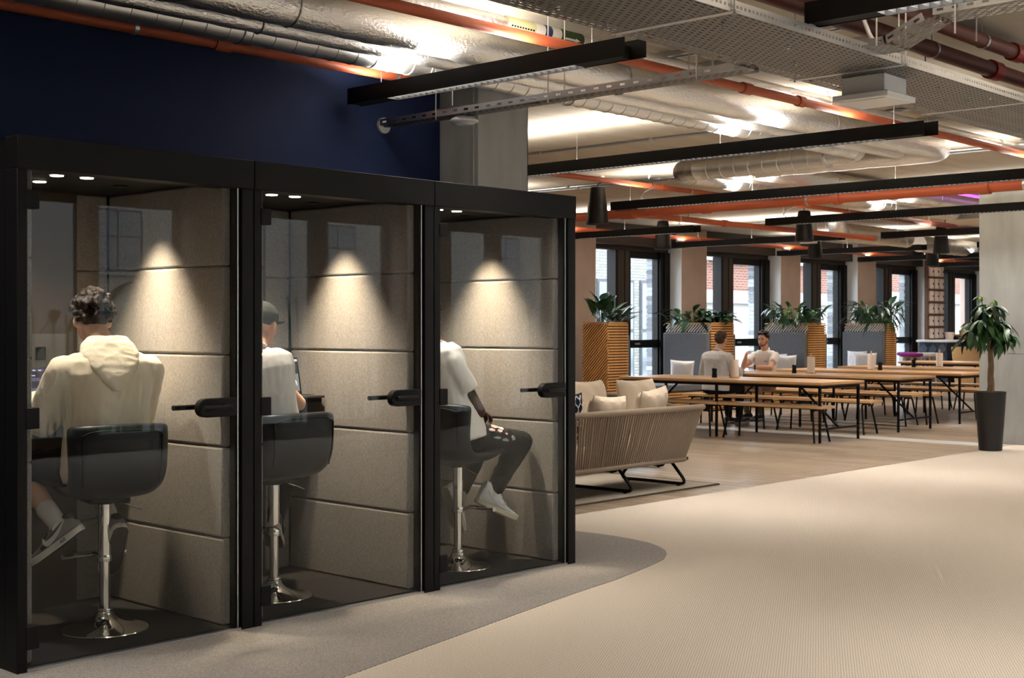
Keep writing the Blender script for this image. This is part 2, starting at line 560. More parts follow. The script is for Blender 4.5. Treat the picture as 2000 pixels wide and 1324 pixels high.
for i, (a, b) in enumerate(FAR_OPEN):
    win = thing('window_%d' % (i + 1), None, None, (a, 14.25, 0))
    win['kind'] = 'structure'
    o = (a, 14.25, 0)
    m1, m2 = a + 0.84, a + 1.31
    br = b - 0.30
    # outer frame and the wide mullion
    MB(o).box(a, b, 14.19, 14.31, 2.74, 2.86).box(a, b, 14.19, 14.31, 0, 0.10).build('frame', M['bronze'], win, bevel=0.006)
    MB(o).box(a, a + 0.05, 14.19, 14.31, 0.1, 2.74).build('jamb', M['black'], win)
    MB(o).box(br, b, 14.15, 14.31, 0.1, 2.74).box(br - 0.03, br, 14.19, 14.31, 0.1, 2.74).box(br + 0.1, br + 0.13, 14.13, 14.15, 0.1, 2.74).build('jamb', M['black'], win)
    MB(o).box(m1 + 0.06, m2 - 0.06, 14.17, 14.33, 0.1, 2.74).build('mullion', M['brownpanel'], win)
    MB(o).box(m1, m1 + 0.07, 14.15, 14.34, 0.1, 2.74).box(m2 - 0.06, m2, 14.19, 14.31, 0.1, 2.74).box(m2 - 0.2, m2 - 0.185, 14.163, 14.17, 0.1, 2.74).build('mullion_edge', M['black'], win)
    MB(o).box(m2, br - 0.03, 14.18, 14.31, 1.06, 1.20).box(m2, br - 0.03, 14.19, 14.31, 2.62, 2.74).build('transom', M['black'], win, bevel=0.006)
    MB(o).box(m2 + 0.10, m2 + 0.22, 14.15, 14.18, 1.115, 1.145).build('handle', M['steel'], win, bevel=0.006)
    for x0, x1, z0, z1 in ((a + 0.05, m1, 0.10, 2.74), (m2, br - 0.03, 0.10, 1.06), (m2, br - 0.03, 1.20, 2.62)):
        MB(o).box(x0, x1, 14.245, 14.255, z0, z1).build('pane', M['winglass'], win)

# ---- window wall on the near side (seen in the booth glass)
wn = struct('wall_near', MB().box(-4, 34, -3.5, -3.2, 2.9, CEIL).box(-4, 34, -3.5, -3.2, 0, 0.12), M['brownpanel'])
px = -4
for a, b in NEAR_OPEN + [(34, 34)]:
    MB().box(px, a, -3.5, -3.0, 0, CEIL).build('pillar', M['pillar'], wn)
    px = b
for i, (a, b) in enumerate(NEAR_OPEN):
    o = (a, -3.35, 0)
    win = thing('window_%d' % (i + 6), None, None, o)
    win['kind'] = 'structure'
    mid = (a + b) / 2
    MB(o).box(a, b, -3.4, -3.3, 2.8, 2.9).box(a, b, -3.4, -3.3, 0.12, 0.2).box(a, a + 0.06, -3.4, -3.3, 0.2, 2.8).box(b - 0.06, b, -3.4, -3.3, 0.2, 2.8).build('frame', M['black'], win)
    MB(o).box(mid - 0.12, mid + 0.12, -3.42, -3.28, 0.2, 2.8).build('mullion', M['black'], win)
    for x0, x1 in ((a + 0.06, mid - 0.12), (mid + 0.12, b - 0.06)):
        MB(o).box(x0, x1, -3.355, -3.345, 0.2, 2.8).build('pane', M['winglass'], win)

# ================================================================ PHONE BOOTHS
B0, B1 = 2.59, 3.76
PO = (B0, 5.18, 0)
pod = thing('phone_booth', 'black framed phone booth nearest the camera, man in cream hoodie inside', 'phone booth', PO, 0, 'row of three phone booths')
MB(PO).box(B0 + .002, 2.637, 5.155, 5.26, 0, 2.06).build('frame_post', M['black'], pod, bevel=0.003)
MB(PO).box(3.692, B1 - .002, 5.155, 5.26, 0, 2.06).build('frame_post', M['black'], pod, bevel=0.003)
MB(PO).box(B0 + .002, B1 - .002, 5.15, 5.26, 2.06, 2.195).build('fascia', M['black'], pod, bevel=0.003)
jm = MB(PO).box(3.666, 3.692, 5.172, 5.24, 0.012, 2.06).build('door_jamb', M['black'], pod)
MB(PO).box(3.674, 3.680, 5.166, 5.172, 0.012, 2.06).build('edge_strip', M['steel'], jm)
sh = MB(PO).box(B0 + .002, 2.637, 5.26, 6.3, 0, 2.18).box(3.715, B1 - .002, 5.26, 6.3, 0, 2.18).box(2.637, 3.715, 6.272, 6.3, 0, 2.18).box(2.637, 3.715, 5.26, 6.272, 2.135, 2.18)
sh.build('outer_shell', M['black'], pod)
zs = [0.02, 0.428, 0.852, 1.283, 1.70, 2.09]
for z0, z1 in zip(zs, zs[1:]):
    MB(PO).box(3.625, 3.714, 5.215, 6.225, z0 + .001, z1 - .001).build('wall_panel', M['felt'], pod, bevel=0.012, seg=3)
    MB(PO).box(2.638, 2.69, 5.215, 6.225, z0 + .001, z1 - .001).build('wall_panel', M['felt'], pod, bevel=0.012, seg=3)
    MB(PO).box(2.69, 3.625, 6.228, 6.27, z0 + .001, z1 - .001).build('wall_panel', M['felt'], pod, bevel=0.012, seg=3)
MB(PO).box(2.87, 3.437, 6.205, 6.228, 0.02, 2.09).build('back_board', M['brownpanel'], pod)
MB(PO).box(2.692, 3.623, 5.93, 6.204, 0.99, 1.015).build('desk', M['black_matt'], pod, bevel=0.004)
sk = MB(PO).box(3.193, 3.375, 6.196, 6.205, 1.107, 1.38).build('socket_panel', mat('dim_grey_plate', C(72, 68, 66), .6), pod)
MB(PO).box(3.209, 3.262, 6.188, 6.196, 1.25, 1.315).build('socket', M['black'], sk, bevel=0.004)
MB(PO).box(2.637, 3.715, 5.20, 6.272, 2.09, 2.135).build('booth_ceiling', M['black_matt'], pod)
MB(PO).box(2.637, 3.715, 5.19, 6.272, 0.0035, 0.02).build('floor_mat', M['podmat'], pod)
MB(PO).box(2.637, 3.692, 5.160, 5.188, 0.0035, 0.012).build('threshold', M['steel'], pod)
for x, y in ((2.95, 5.50), (3.09, 5.49), (3.02, 5.79)):
    dl = MB(PO).lathe([(0.03, 0), (0.034, 0.0), (0.034, 0.006), (0.03, 0.006)], (x, y, 2.0845), 20).build('downlight', M['steel'], pod)
    MB(PO).lathe([(0.001, 0), (0.029, 0.0), (0.029, 0.003)], (x, y, 2.081), 20).build('lens', M['lamp_on'], dl)
dl = MB(PO).lathe([(0.03, 0), (0.034, 0.0), (0.034, 0.006), (0.03, 0.006)], (3.40, 5.73, 2.0845), 20).build('downlight', M['black'], pod)


def spot(parent, loc, aim, watts, ang, blend, col=POD_WARM):
    l = bpy.data.lights.new('booth_spot', 'SPOT')
    l.energy, l.spot_size, l.spot_blend, l.shadow_soft_size, l.color = watts, R(ang), blend, 0.035, col
    o = bpy.data.objects.new('booth_spot', l)
    COL.objects.link(o)
    o.parent = parent
    o.location = Vector(loc) - Vector(PO)
    o.rotation_euler = (Vector(aim) - Vector(loc)).to_track_quat('-Z', 'Y').to_euler()


spot(pod, (3.40, 5.73, 2.075), (3.54, 5.73, 1.2), 175, 70, 1.0)
spot(pod, (3.0, 5.6, 2.075), (3.0, 5.75, 0.9), 48, 112, 0.6, (1.0, 0.88, 0.72))
# door
door = MB(PO).box(2.642, 3.663, 5.170, 5.180, 0.014, 2.057).build('glass_door', M['glass'], pod)
for z0, z1 in ((1.898, 1.974), (0.995, 1.082), (0.093, 0.189)):
    MB(PO).box(2.628, 2.688, 5.150, 5.200, z0, z1).build('hinge', M['black'], door, bevel=0.004)
hp = [(3.463 + 0.04 * (1 - math.cos(a)), 1.043 + 0.043 * math.sin(a)) for a in [-PI / 2 + PI * k / 10 for k in range(11)]]
hp = [(3.50 - 0.043 * math.cos(a), 1.043 + 0.043 * math.sin(a)) for a in [-PI / 2 + PI * k / 10 for k in range(11)]] + [(3.668, 1.086), (3.668, 1.0)]
MB(PO).sweep(hp, 'Y', 5.155, 5.195).build('handle_plate', M['black'], door, bevel=0.004)
MB(PO).tube([(3.60, 5.155, 1.045), (3.60, 5.112, 1.045), (3.595, 5.105, 1.045), (3.45, 5.105, 1.045)], 0.013, 12).build('handle_lever', M['black'], door, smooth=True)
MB(PO).tube([(3.60, 5.195, 1.045), (3.60, 5.24, 1.045), (3.595, 5.247, 1.045), (3.38, 5.247, 1.045)], 0.012, 12).build('handle_lever', M['black'], door, smooth=True)
dup(pod, (3.76, 5.18, 0), label='middle black phone booth of the three, man in white tee and cap inside')
dup(pod, (4.93, 5.18, 0), label='farthest black phone booth beside the carpet curve, man in black jeans inside')


# ---------------------------------------------------------------- bar stool
def bar_stool():
    t = thing('bar_stool', '', 'bar stool', (0, 0, 0), 0, 'bar stools in the phone booths')
    prof = [(0.235, 0.735), (0.215, 0.722), (0.14, 0.700), (0.05, 0.688), (-0.06, 0.684), (-0.14, 0.694), (-0.19, 0.73), (-0.212, 0.79), (-0.222, 0.86), (-0.228, 0.93), (-0.232, 0.985)]
    nu, hw = 11, 0.215

    def pt(u, i, off):
        y, z = prof[i]
        j0, j1 = max(i - 1, 0), min(i + 1, len(prof) - 1)
        dy, dz = prof[j1][0] - prof[j0][0], prof[j1][1] - prof[j0][1]
        L = math.hypot(dy, dz)
        n = Vector((0, dz / L, -dy / L))          # pointing down / backwards
        n = Vector((0, -abs(n.y) if i > 5 else n.y, n.z)) if i > 5 else n
        k = i / (len(prof) - 1)
        wrap = 0.06 * max(0, (k - 0.45) / 0.55)
        edge = (abs(u) ** 6) * 0.03
        wid = hw * (1.0 - 0.05 * math.cos(k * PI))
        top = -0.012 * abs(u) ** 4 if i == len(prof) - 1 else 0
        lift = 0.012 * abs(u) ** 3 if i < 7 else 0
        q = Vector((u * wid, y + wrap * u * u, z + lift + top))
        n2 = Vector((u * 0.35 * k, -math.sin(min(1, max(0, (i - 3) / 4)) * PI / 2), -math.cos(min(1, max(0, (i - 3) / 4)) * PI / 2))).normalized()
        return q + n2 * off * (1 - abs(u) ** 8 * 0.55)
    b = MB()
    us = [-1 + 2 * k / (nu - 1) for k in range(nu)]
    np_ = len(prof)
    vs = [pt(u, i, 0.0) for i in range(np_) for u in us] + [pt(u, i, 0.062) for i in range(np_) for u in us]
    fs = []
    H = np_ * nu
    for i in range(np_ - 1):
        for j in range(nu - 1):
            a = i * nu + j
            fs.append((a, a + 1, a + nu + 1, a + nu))
            fs.append((H + a, H + a + nu, H + a + nu + 1, H + a + 1))
    for i in range(np_ - 1):
        a, c = i * nu, i * nu + nu - 1
        fs.append((a, a + nu, H + a + nu, H + a))
        fs.append((c, H + c, H + c + nu, c + nu))
    for j in range(nu - 1):
        a = (np_ - 1) * nu + j
        fs.append((j, H + j, H + j + 1, j + 1))
        fs.append((a, a + 1, H + a + 1, H + a))
    b.add(vs, fs)
    o = b.build('seat_shell', M['leather'], t)
    m = o.modifiers.new('round', 'SUBSURF')
    m.levels = m.render_levels = 2
    for p in o.data.polygons:
        p.use_smooth = True
    # piping following the rear panel
    path = [pt(-0.74, i, 0.066) for i in range(6, np_ - 1)] + [pt(u, np_ - 2, 0.066) + Vector((0, 0, .026 * (1 - (u / .74) ** 6))) for u in (-0.72, -0.6, -0.4, 0, 0.4, 0.6, 0.72)] + [pt(0.74, i, 0.066) for i in range(np_ - 2, 5, -1)]
    MB().tube(path, 0.0045, 6).build('piping', M['black'], t, smooth=True)
    MB().box(-0.09, 0.09, -0.09, 0.09, 0.612, 0.632).lathe([(0.04, 0.6), (0.045, 0.615)], n=16).build('seat_plate', M['black'], t)
    MB().lathe([(0.0285, 0.335), (0.0295, 0.336), (0.0295, 0.612), (0.028, 0.613)], n=24).build('gas_pole', M['chrome'], t, smooth=True)
    MB().lathe([(0.0235, 0.05), (0.0235, 0.336)], n=24).build('lower_pole', M['chrome'], t, smooth=True)
    MB().lathe([(0.196, 0.0205), (0.198, 0.024), (0.196, 0.028), (0.17, 0.032), (0.13, 0.039), (0.09, 0.052), (0.06, 0.068), (0.043, 0.086), (0.038, 0.10), (0.034, 0.105), (0.036, 0.112), (0.033, 0.12), (0.026, 0.122)], n=48).build('trumpet_base', M['chrome'], t, smooth=True)
    MB().tube([(0, 0.02, 0.352), (0, 0.10, 0.35), (0, 0.17, 0.345)], [0.014, 0.011, 0.012], 10).tube([(-0.15, 0.155, 0.345), (-0.08, 0.172, 0.345), (0, 0.178, 0.345), (0.08, 0.172, 0.345), (0.15, 0.155, 0.345)], 0.013, 10).build('footrest', M['chrome'], t, smooth=True)
    MB().lathe([(0.033, 0.336), (0.034, 0.34), (0.034, 0.362), (0.033, 0.366)], n=20).build('footrest_collar', M['chrome'], t, smooth=True)
    MB().tube([(0.05, -0.02, 0.62), (0.075, -0.03, 0.60), (0.115, -0.035, 0.585), (0.165, -0.035, 0.565)], 0.004, 8).build('height_lever', M['chrome'], t, smooth=True)
    return t


st = bar_stool()
st.location, st.rotation_euler = (3.22, 5.56, 0), (0, 0, R(-13))
st['label'] = 'charcoal leather bar stool on chrome trumpet base, under the man in the hoodie'
dup(st, (4.21, 5.60, 0), R(-2), 'charcoal leather bar stool on chrome base, in the middle booth')
dup(st, (5.47, 5.52, 0), R(-80), 'charcoal leather bar stool turned side-on, under the man in black jeans')


# ---------------------------------------------------------------- laptops
def laptop(name, label, loc, rz, tilt, ui):
    t = thing('laptop', label, 'laptop', loc, rz)
    MB().box(-0.157, 0.157, -0.11, 0.11, 0, 0.014).build('base', M['screen_case'], t, bevel=0.004)
    MB().box(-0.14, 0.14, -0.03, 0.085, 0.014, 0.0155).build('keyboard', M['black_matt'], t)
    Mt = Matrix.Translation((0, 0.112, 0.012)) @ Matrix.Rotation(R(-tilt), 4, 'X')

    def rect(x0, x1, z0, z1, y, nm, m, par):
        b = MB()
        ps = [Mt @ Vector((x, yy, z)) for yy in (y, y + 0.002) for x, z in ((x0, z0), (x1, z0), (x1, z1), (x0, z1))]
        b.add(ps, [(0, 1, 2, 3), (7, 6, 5, 4), (0, 4, 5, 1), (1, 5, 6, 2), (2, 6, 7, 3), (3, 7, 4, 0)])
        return b.build(nm, m, par)
    b = MB()
    ps = [Mt @ Vector((x, yy, z)) for yy in (0, 0.007) for x, z in ((-0.157, 0), (0.157, 0), (0.157, 0.215), (-0.157, 0.215))]
    b.add(ps, [(0, 1, 2, 3), (7, 6, 5, 4), (0, 4, 5, 1), (1, 5, 6, 2), (2, 6, 7, 3), (3, 7, 4, 0)])
    lid = b.build('lid', M['black'], t)
    ui(rect, lid)
    return t


def em(name, c, e):
    return mat(name, (0.01, 0.01, 0.01, 1), 0.3, emit=c, es=e)


def ui_code(rect, lid):
    d = rect(-0.148, 0.148, 0.01, 0.205, -0.002, 'display', em('code_screen', C(40, 34, 48), 0.9), lid)
    bars = [(-0.14, 0.14, 0.178, 0.192, C(70, 62, 84)), (-0.13, 0.09, 0.155, 0.160, C(196, 190, 210)), (-0.12, 0.11, 0.128, 0.146, C(92, 80, 110)),
            (-0.12, 0.06, 0.100, 0.118, C(86, 76, 104)), (-0.11, 0.11, 0.072, 0.092, C(96, 84, 116)), (-0.12, 0.03, 0.045, 0.060, C(84, 74, 100)), (-0.11, 0.10, 0.022, 0.036, C(120, 108, 140))]
    for i, (a, b, c, e, col) in enumerate(bars):
        rect(a, b, c, e, -0.0035, 'text_block', em('screen_bar_%d' % i, col, 0.9), lid)
    for k in range(9):
        rect(-0.13 + k * 0.03, -0.115 + k * 0.03, 0.182, 0.187, -0.005, 'menu_dash', em('menu_dash', C(210, 205, 220), 0.9), lid)


def ui_call(rect, lid):
    rect(-0.148, 0.148, 0.01, 0.205, -0.002, 'display', em('call_screen', C(30, 30, 33), 0.9), lid)
    rect(-0.148, 0.148, 0.192, 0.205, -0.0035, 'menu_bar', em('white_bar', C(235, 235, 238), 0.9), lid)
    rect(-0.03, 0.145, 0.02, 0.12, -0.0035, 'picture', em('grey_picture', C(128, 134, 136), 0.9), lid)
    rect(0.02, 0.08, 0.085, 0.115, -0.005, 'picture_detail', em('dark_detail', C(60, 34, 34), 0.9), lid)


laptop('laptop', 'open laptop with dark purple screen on the desk before the hooded man', (3.10, 6.02, 1.0155), R(-4), 22, ui_code)
laptop('laptop', 'open laptop showing a picture under a white bar, in the middle booth', (4.632, 6.01, 1.0155), R(-3), 12, ui_call)
# ================================================================ CEILING SERVICES
def linear_light(x, y0, y1, label, nearest=False, wires=True):
    o = (x, y0, 2.765)
    t = thing('linear_light', label, 'linear light', o, 0, 'suspended black linear lights')
    MB(o).box(x - .052, x - .046, y0, y1, 2.765, 2.862).box(x + .046, x + .052, y0 - .06, y1, 2.765, 2.862).box(x - .046, x + .046, y0 + .04, y1 - .02, 2.806, 2.832).build('housing', M['black'], t)
    MB(o).box(x - .046, x + .046, y0 + .04, y0 + .34, 2.768, 2.806).build('end_cover', M['black_matt'], t)
    MB(o).box(x - .046, x + .046, y1 - .34, y1 - .02, 2.768, 2.806).build('end_cover', M['black_matt'], t)
    a, b = y0 + .34, y1 - .34
    n = max(4, int((b - a) / 0.05))
    if nearest:
        me = MB().box(-.045, .045, -.0012, .0012, -.016, .012).mesh('baffle', M['bars'])
        for k in range(n + 1):
            put('baffle', me, t, loc=(0, a + (b - a) * k / n - y0, 2.786 - 2.765), rot=(R(14), 0, 0))
    else:
        lv = MB(o)
        for k in range(n + 1):
            y = a + (b - a) * k / n
            lv.box(x - .045, x + .045, y - .0015, y + .0015, 2.770, 2.798)
        tag(lv.build('louvre', M['bars'], t), kind='stuff')
    k = max(2, int(round((y1 - y0) / 1.6)) + 1)
    for i in range(k):
        y = y0 + .25 + (y1 - y0 - .5) * i / (k - 1)
        MB(o).tube([(x, y, 2.83), (x, y, 2.874), (x, y, 2.876), (x, y, CEIL)], [.006, .006, .0022, .0022], 6).build('suspension_wire', M['steel'], t)
    L = b - a
    lamp_area('light_down', t, (0, (a + b) / 2 - y0, 2.8035 - 2.765), (0, 0, 0), .085, L, DOWN_W * L, WARM, 120)
    lamp_area('light_up', t, (0, (y0 + y1) / 2 - y0, 2.845 - 2.765), (R(180), 0, 0), .08, y1 - y0 - .3, UP_W * (y1 - y0), WARM, 170)
    return t


linear_light(5.3, 4.12, 6.25, 'black linear light in front of the navy wall, above the phone booths', True)
linear_light(5.3, 0.9, 3.1, 'black linear light cropped by the top edge above the perforated tray')
linear_light(1.85, 0.9, 3.1, 'black linear light added out of view to brighten the near carpet, tray side')  # this and the next are unseen lamps added to brighten the near carpet
linear_light(1.85, 4.1, 6.2, 'black linear light added out of view to brighten the near carpet, booth side')
linear_light(8.85, 4.25, 9.2, 'long black linear light passing behind the concrete column above the lounge', True)
linear_light(8.85, -0.6, 2.9, 'black linear light over the open carpet, beyond the right edge')
linear_light(12.1, 4.25, 9.66, 'long black linear light starting beside the nearest pendant speaker')
linear_light(12.1, -0.6, 2.9, 'black linear light over the far open carpet, beyond the right edge')
linear_light(12.1, 11.0, 13.5, 'black linear light hidden behind the booths near the windows')
linear_light(15.3, 4.3, 9.6, 'black linear light that runs in front of the right concrete column')
linear_light(15.6, 10.97, 13.5, 'black linear light from the booth edge to above the first window')
linear_light(18.5, 10.3, 13.5, 'black linear light behind the second pendant speaker, above the second window')
linear_light(18.7, 4.3, 9.7, 'black linear light reaching the right column, below the magenta tubes')
linear_light(21.9, 10.6, 13.5, 'black linear light above the third window, behind the small pendant')
linear_light(21.9, 4.3, 9.6, 'black linear light mostly hidden by the right concrete column')
linear_light(25.0, 10.6, 13.5, 'black linear light above the fourth window, in front of the lockers')
linear_light(28.3, 10.6, 13.5, 'farthest black linear light, above the window behind the counter')


def ring_pts(c, r, n=14):
    return [(c[0], c[1] + r * math.cos(2 * PI * k / n), c[2] + r * math.sin(2 * PI * k / n)) for k in range(n)]


def hang(mb, x, y, z, r, drop=True):
    """rod and band holding a run along X"""
    mb.tube([(x, y, z + r), (x, y, CEIL)], 0.004, 5)
    mb.tube(ring_pts((x, y, z), r + .002), 0.006, 5, closed=True)


def clean(path, r):
    """rounds the corners of a path"""
    out = [Vector(path[0])]
    for i in range(1, len(path) - 1):
        p, a, b = Vector(path[i]), Vector(path[i - 1]), Vector(path[i + 1])
        d0, d1 = (a - p).normalized(), (b - p).normalized()
        for k in range(7):
            t = k / 6
            q0, q1 = p + d0 * r, p + d1 * r
            out.append(q0 * (1 - t) ** 2 + p * 2 * t * (1 - t) + q1 * t * t)
    out.append(Vector(path[-1]))
    return out


def resample(path, step):
    out = []
    for a, b in zip(path, path[1:]):
        a, b = Vector(a), Vector(b)
        n = max(1, int((b - a).length / step))
        out += [a + (b - a) * k / n for k in range(n)]
    return out + [Vector(path[-1])]


def duct(name, label, cat, path, r, m, rod_x=(), bend=0.2, ridge=0.0, group=None, n=20, crinkle=0.0, ends=None):
    o = path[0]
    t = thing(name, label, cat, o, 0, group)
    p = clean(path, bend) if len(path) > 2 else [Vector(q) for q in path]
    b = MB(o)
    if ridge:
        pts, rr = [], []
        for q in resample(p, ridge):
            pts.append(q)
            rr.append(r)
        P2, R2 = [], []
        for i, q in enumerate(pts):
            d = (pts[min(i + 1, len(pts) - 1)] - pts[max(0, i - 1)]).normalized()
            for s, k in ((-.005, 0), (-.002, .0035), (.002, .0035), (.005, 0)):
                P2.append(q + d * s)
                R2.append(r + k)
        b.tube(P2, R2, n)
    elif crinkle:
        pts = resample(p, 0.07)
        b.tube(pts, [r + random.uniform(-crinkle, crinkle) for _ in pts], n)
    else:
        b.tube(p, r, n)
    b.build('run', m, t, smooth=True)
    if rod_x:
        for x, y in rod_x:
            h = MB(o)
            hang(h, x, y, path[0][2], r)
            h.build('hanger', M['steel'], t)
    return t


G = 'ducts under the soffit'
duct('foil_duct', 'widest foil-wrapped duct running diagonally above the booths', 'duct', [(-2, 5.46, 3.05), (11.75, 5.46, 3.05), (11.75, 7.58, 3.05), (17.6, 7.58, 3.05)], 0.105, M['foil'],
     [(x, 5.46) for x in (1.5, 4.2, 6.9, 9.6)] + [(x, 7.58) for x in (13.4, 16, 17.3)], 0.22, crinkle=0.003, group=G)
duct('foil_pipe', 'slim foil-wrapped pipe between the wide foil duct and the ribbed steel duct', 'duct', [(-2, 5.72, 3.0), (11.45, 5.72, 3.0), (11.45, 7.81, 3.0), (17.6, 7.81, 3.0)], 0.05, M['foil'],
     [(x, 5.72) for x in (1.5, 4.2, 6.9, 9.6)] + [(x, 7.81) for x in (13.4, 16)], 0.18, crinkle=0.002, group=G)
duct('spiral_duct', 'ribbed galvanised spiral duct beside the navy wall turning towards the windows', 'duct', [(-2, 5.9, 3.0), (11.05, 5.9, 3.0), (11.05, 6.28, 3.0)], 0.075, M['spiral'],
     [(x, 5.9) for x in (1.5, 4.2, 6.9, 9.6)], 0.25, ridge=0.145, group=G)
duct('spiral_duct', 'wide spiral duct branch crossing above the lounge, turning at a rounded elbow', 'duct', [(11.05, 6.285, 2.995), (11.05, 8.04, 2.995), (17.5, 8.04, 2.995)], 0.108, M['spiral'], [(13.4, 8.04), (16, 8.04)], 0.3, ridge=0.16, group=G)
duct('spiral_duct', 'large spiral duct far back above the second row of tables', 'duct', [(19.2, 10.75, CEIL), (19.2, 10.75, 2.95), (21.6, 10.75, 2.95)], 0.15, M['spiral'], (), 0.2, ridge=0.22, group=G)
duct('spiral_duct', 'bright upright stub of duct behind the pendant speaker', 'duct', [(19.35, 11.35, 2.8), (19.35, 11.35, CEIL)], 0.14, M['spiral'], (), 0.2, ridge=0.15, group=G)
duct('spiral_duct', 'spiral duct high at the back near the counter', 'duct', [(23.0, 11.2, 2.95), (31, 11.2, 2.95)], 0.15, M['spiral'], [(24, 11.2), (29, 11.2)], 0.2, ridge=0.3, group=G)
fl = thing('duct_boot', 'flared sheet-metal boot at the end of the foil ducts', 'duct', (17.6, 7.81, 2.95), 0, G)
MB((17.6, 7.81, 2.95)).add([(17.61, 7.46, 2.9), (17.61, 8.18, 2.9), (17.61, 8.18, 3.155), (17.61, 7.46, 3.155), (18.5, 7.2, 2.88), (18.5, 8.4, 2.88), (18.5, 8.4, CEIL), (18.5, 7.2, CEIL)],
                           [(0, 1, 2, 3), (7, 6, 5, 4), (0, 4, 5, 1), (1, 5, 6, 2), (2, 6, 7, 3), (3, 7, 4, 0)]).build('boot', M['spiral'], fl)
G = 'sprinkler pipes'


def pipe(label, path, r, m=None, rods=(), cups=(), bend=0.08):
    t = duct('sprinkler_pipe', label, 'pipe', path, r, m or M['orange'], (), bend, n=16, group=G)
    o = Vector(path[0])
    for x, y in rods:
        h = MB(o)
        along_x = abs(path[1][0] - path[0][0]) > abs(path[1][1] - path[0][1])
        z = path[0][2]
        h.tube([(x, y, z + r), (x, y, CEIL)], 0.004, 5)
        k = Vector((1, 0, 0)) if along_x else Vector((0, 1, 0))
        h.tube([Vector((x, y, z)) - k * .012, Vector((x, y, z)) + k * .012], r + .004, 14)
        h.build('clip', M['steel'], t)
    for c0, c1 in cups:
        MB(o).tube([c0, c1], r * 1.28, 14).build('coupling', M['redmetal'] if m else M['orange'], t, smooth=True)
    return t


pipe('orange sprinkler pipe along the top of the navy wall', [(-2, 6.15, 2.968), (5.8, 6.15, 2.968), (5.8, 6.15, CEIL)], 0.033, None, [(3.73, 6.15), (5.55, 6.15), (1.8, 6.15)], [((4.22, 6.15, 2.968), (4.33, 6.15, 2.968))])
pipe('long orange pipe running under the slim foil pipe with flow markers', [(1.0, 4.9, 3.0), (24, 4.9, 3.0)], 0.03, None, [(3, 4.9), (6.9, 4.9), (10.2, 4.9), (14, 4.9), (18, 4.9)], [((7.5, 4.9, 3.0), (7.6, 4.9, 3.0)), ((8.2, 4.9, 3.0), (8.28, 4.9, 3.0))])
pipe('thin orange pipe above the nearest pendant speaker', [(8.4, 9.35, 3.05), (19.5, 9.35, 3.05)], 0.03, None, [(9.2, 9.35), (13.2, 9.35), (17, 9.35)], [((12.6, 9.35, 3.05), (12.7, 9.35, 3.05))])
pipe('thick orange main pipe crossing the room in front of the right column', [(12.95, 0.6, 2.81), (12.95, 13.6, 2.81)], 0.056, None, [(12.95, 12.5), (12.95, 7.6), (12.95, 5.2), (12.95, 1.5)], [((12.95, 5.55, 2.81), (12.95, 5.65, 2.81)), ((12.95, 8.9, 2.81), (12.95, 9.0, 2.81)), ((12.95, 7.2, 2.81), (12.95, 7.28, 2.81)), ((12.95, 10.0, 2.81), (12.95, 10.2, 2.81))])
pipe('orange branch pipe meeting the thick orange main', [(13.01, 10.1, 2.81), (19.2, 10.1, 2.81)], 0.038, None, [(14, 10.1), (17, 10.1)], [((15.0, 10.1, 2.81), (15.1, 10.1, 2.81))])
pipe('orange pipe along the window heads', [(13.5, 13.3, 2.93), (31, 13.3, 2.93)], 0.04, None, [(14.2, 13.3), (19, 13.3), (24, 13.3), (29, 13.3)])
pipe('red-brown pipe at the far back above the third pendant', [(17, 9.0, 2.97), (24, 9.0, 2.97)], 0.04, M['oxblood'], [(18.8, 9.0), (22, 9.0)])
pipe('upper oxide-red pipe over the perforated tray', [(2.0, 3.24, 3.06), (17, 3.24, 3.06)], 0.043, M['oxblood'], [(4.2, 3.24), (7.45, 3.24), (11, 3.24)], [((7.86, 3.24, 3.06), (7.97, 3.24, 3.06))])
pipe('lower oxide-red pipe over the perforated tray', [(2.0, 3.50, 3.03), (17, 3.50, 3.03)], 0.048, M['oxblood'], [(4.2, 3.50), (7.35, 3.50), (11, 3.50)], [((8.15, 3.50, 3.03), (8.27, 3.50, 3.03))])
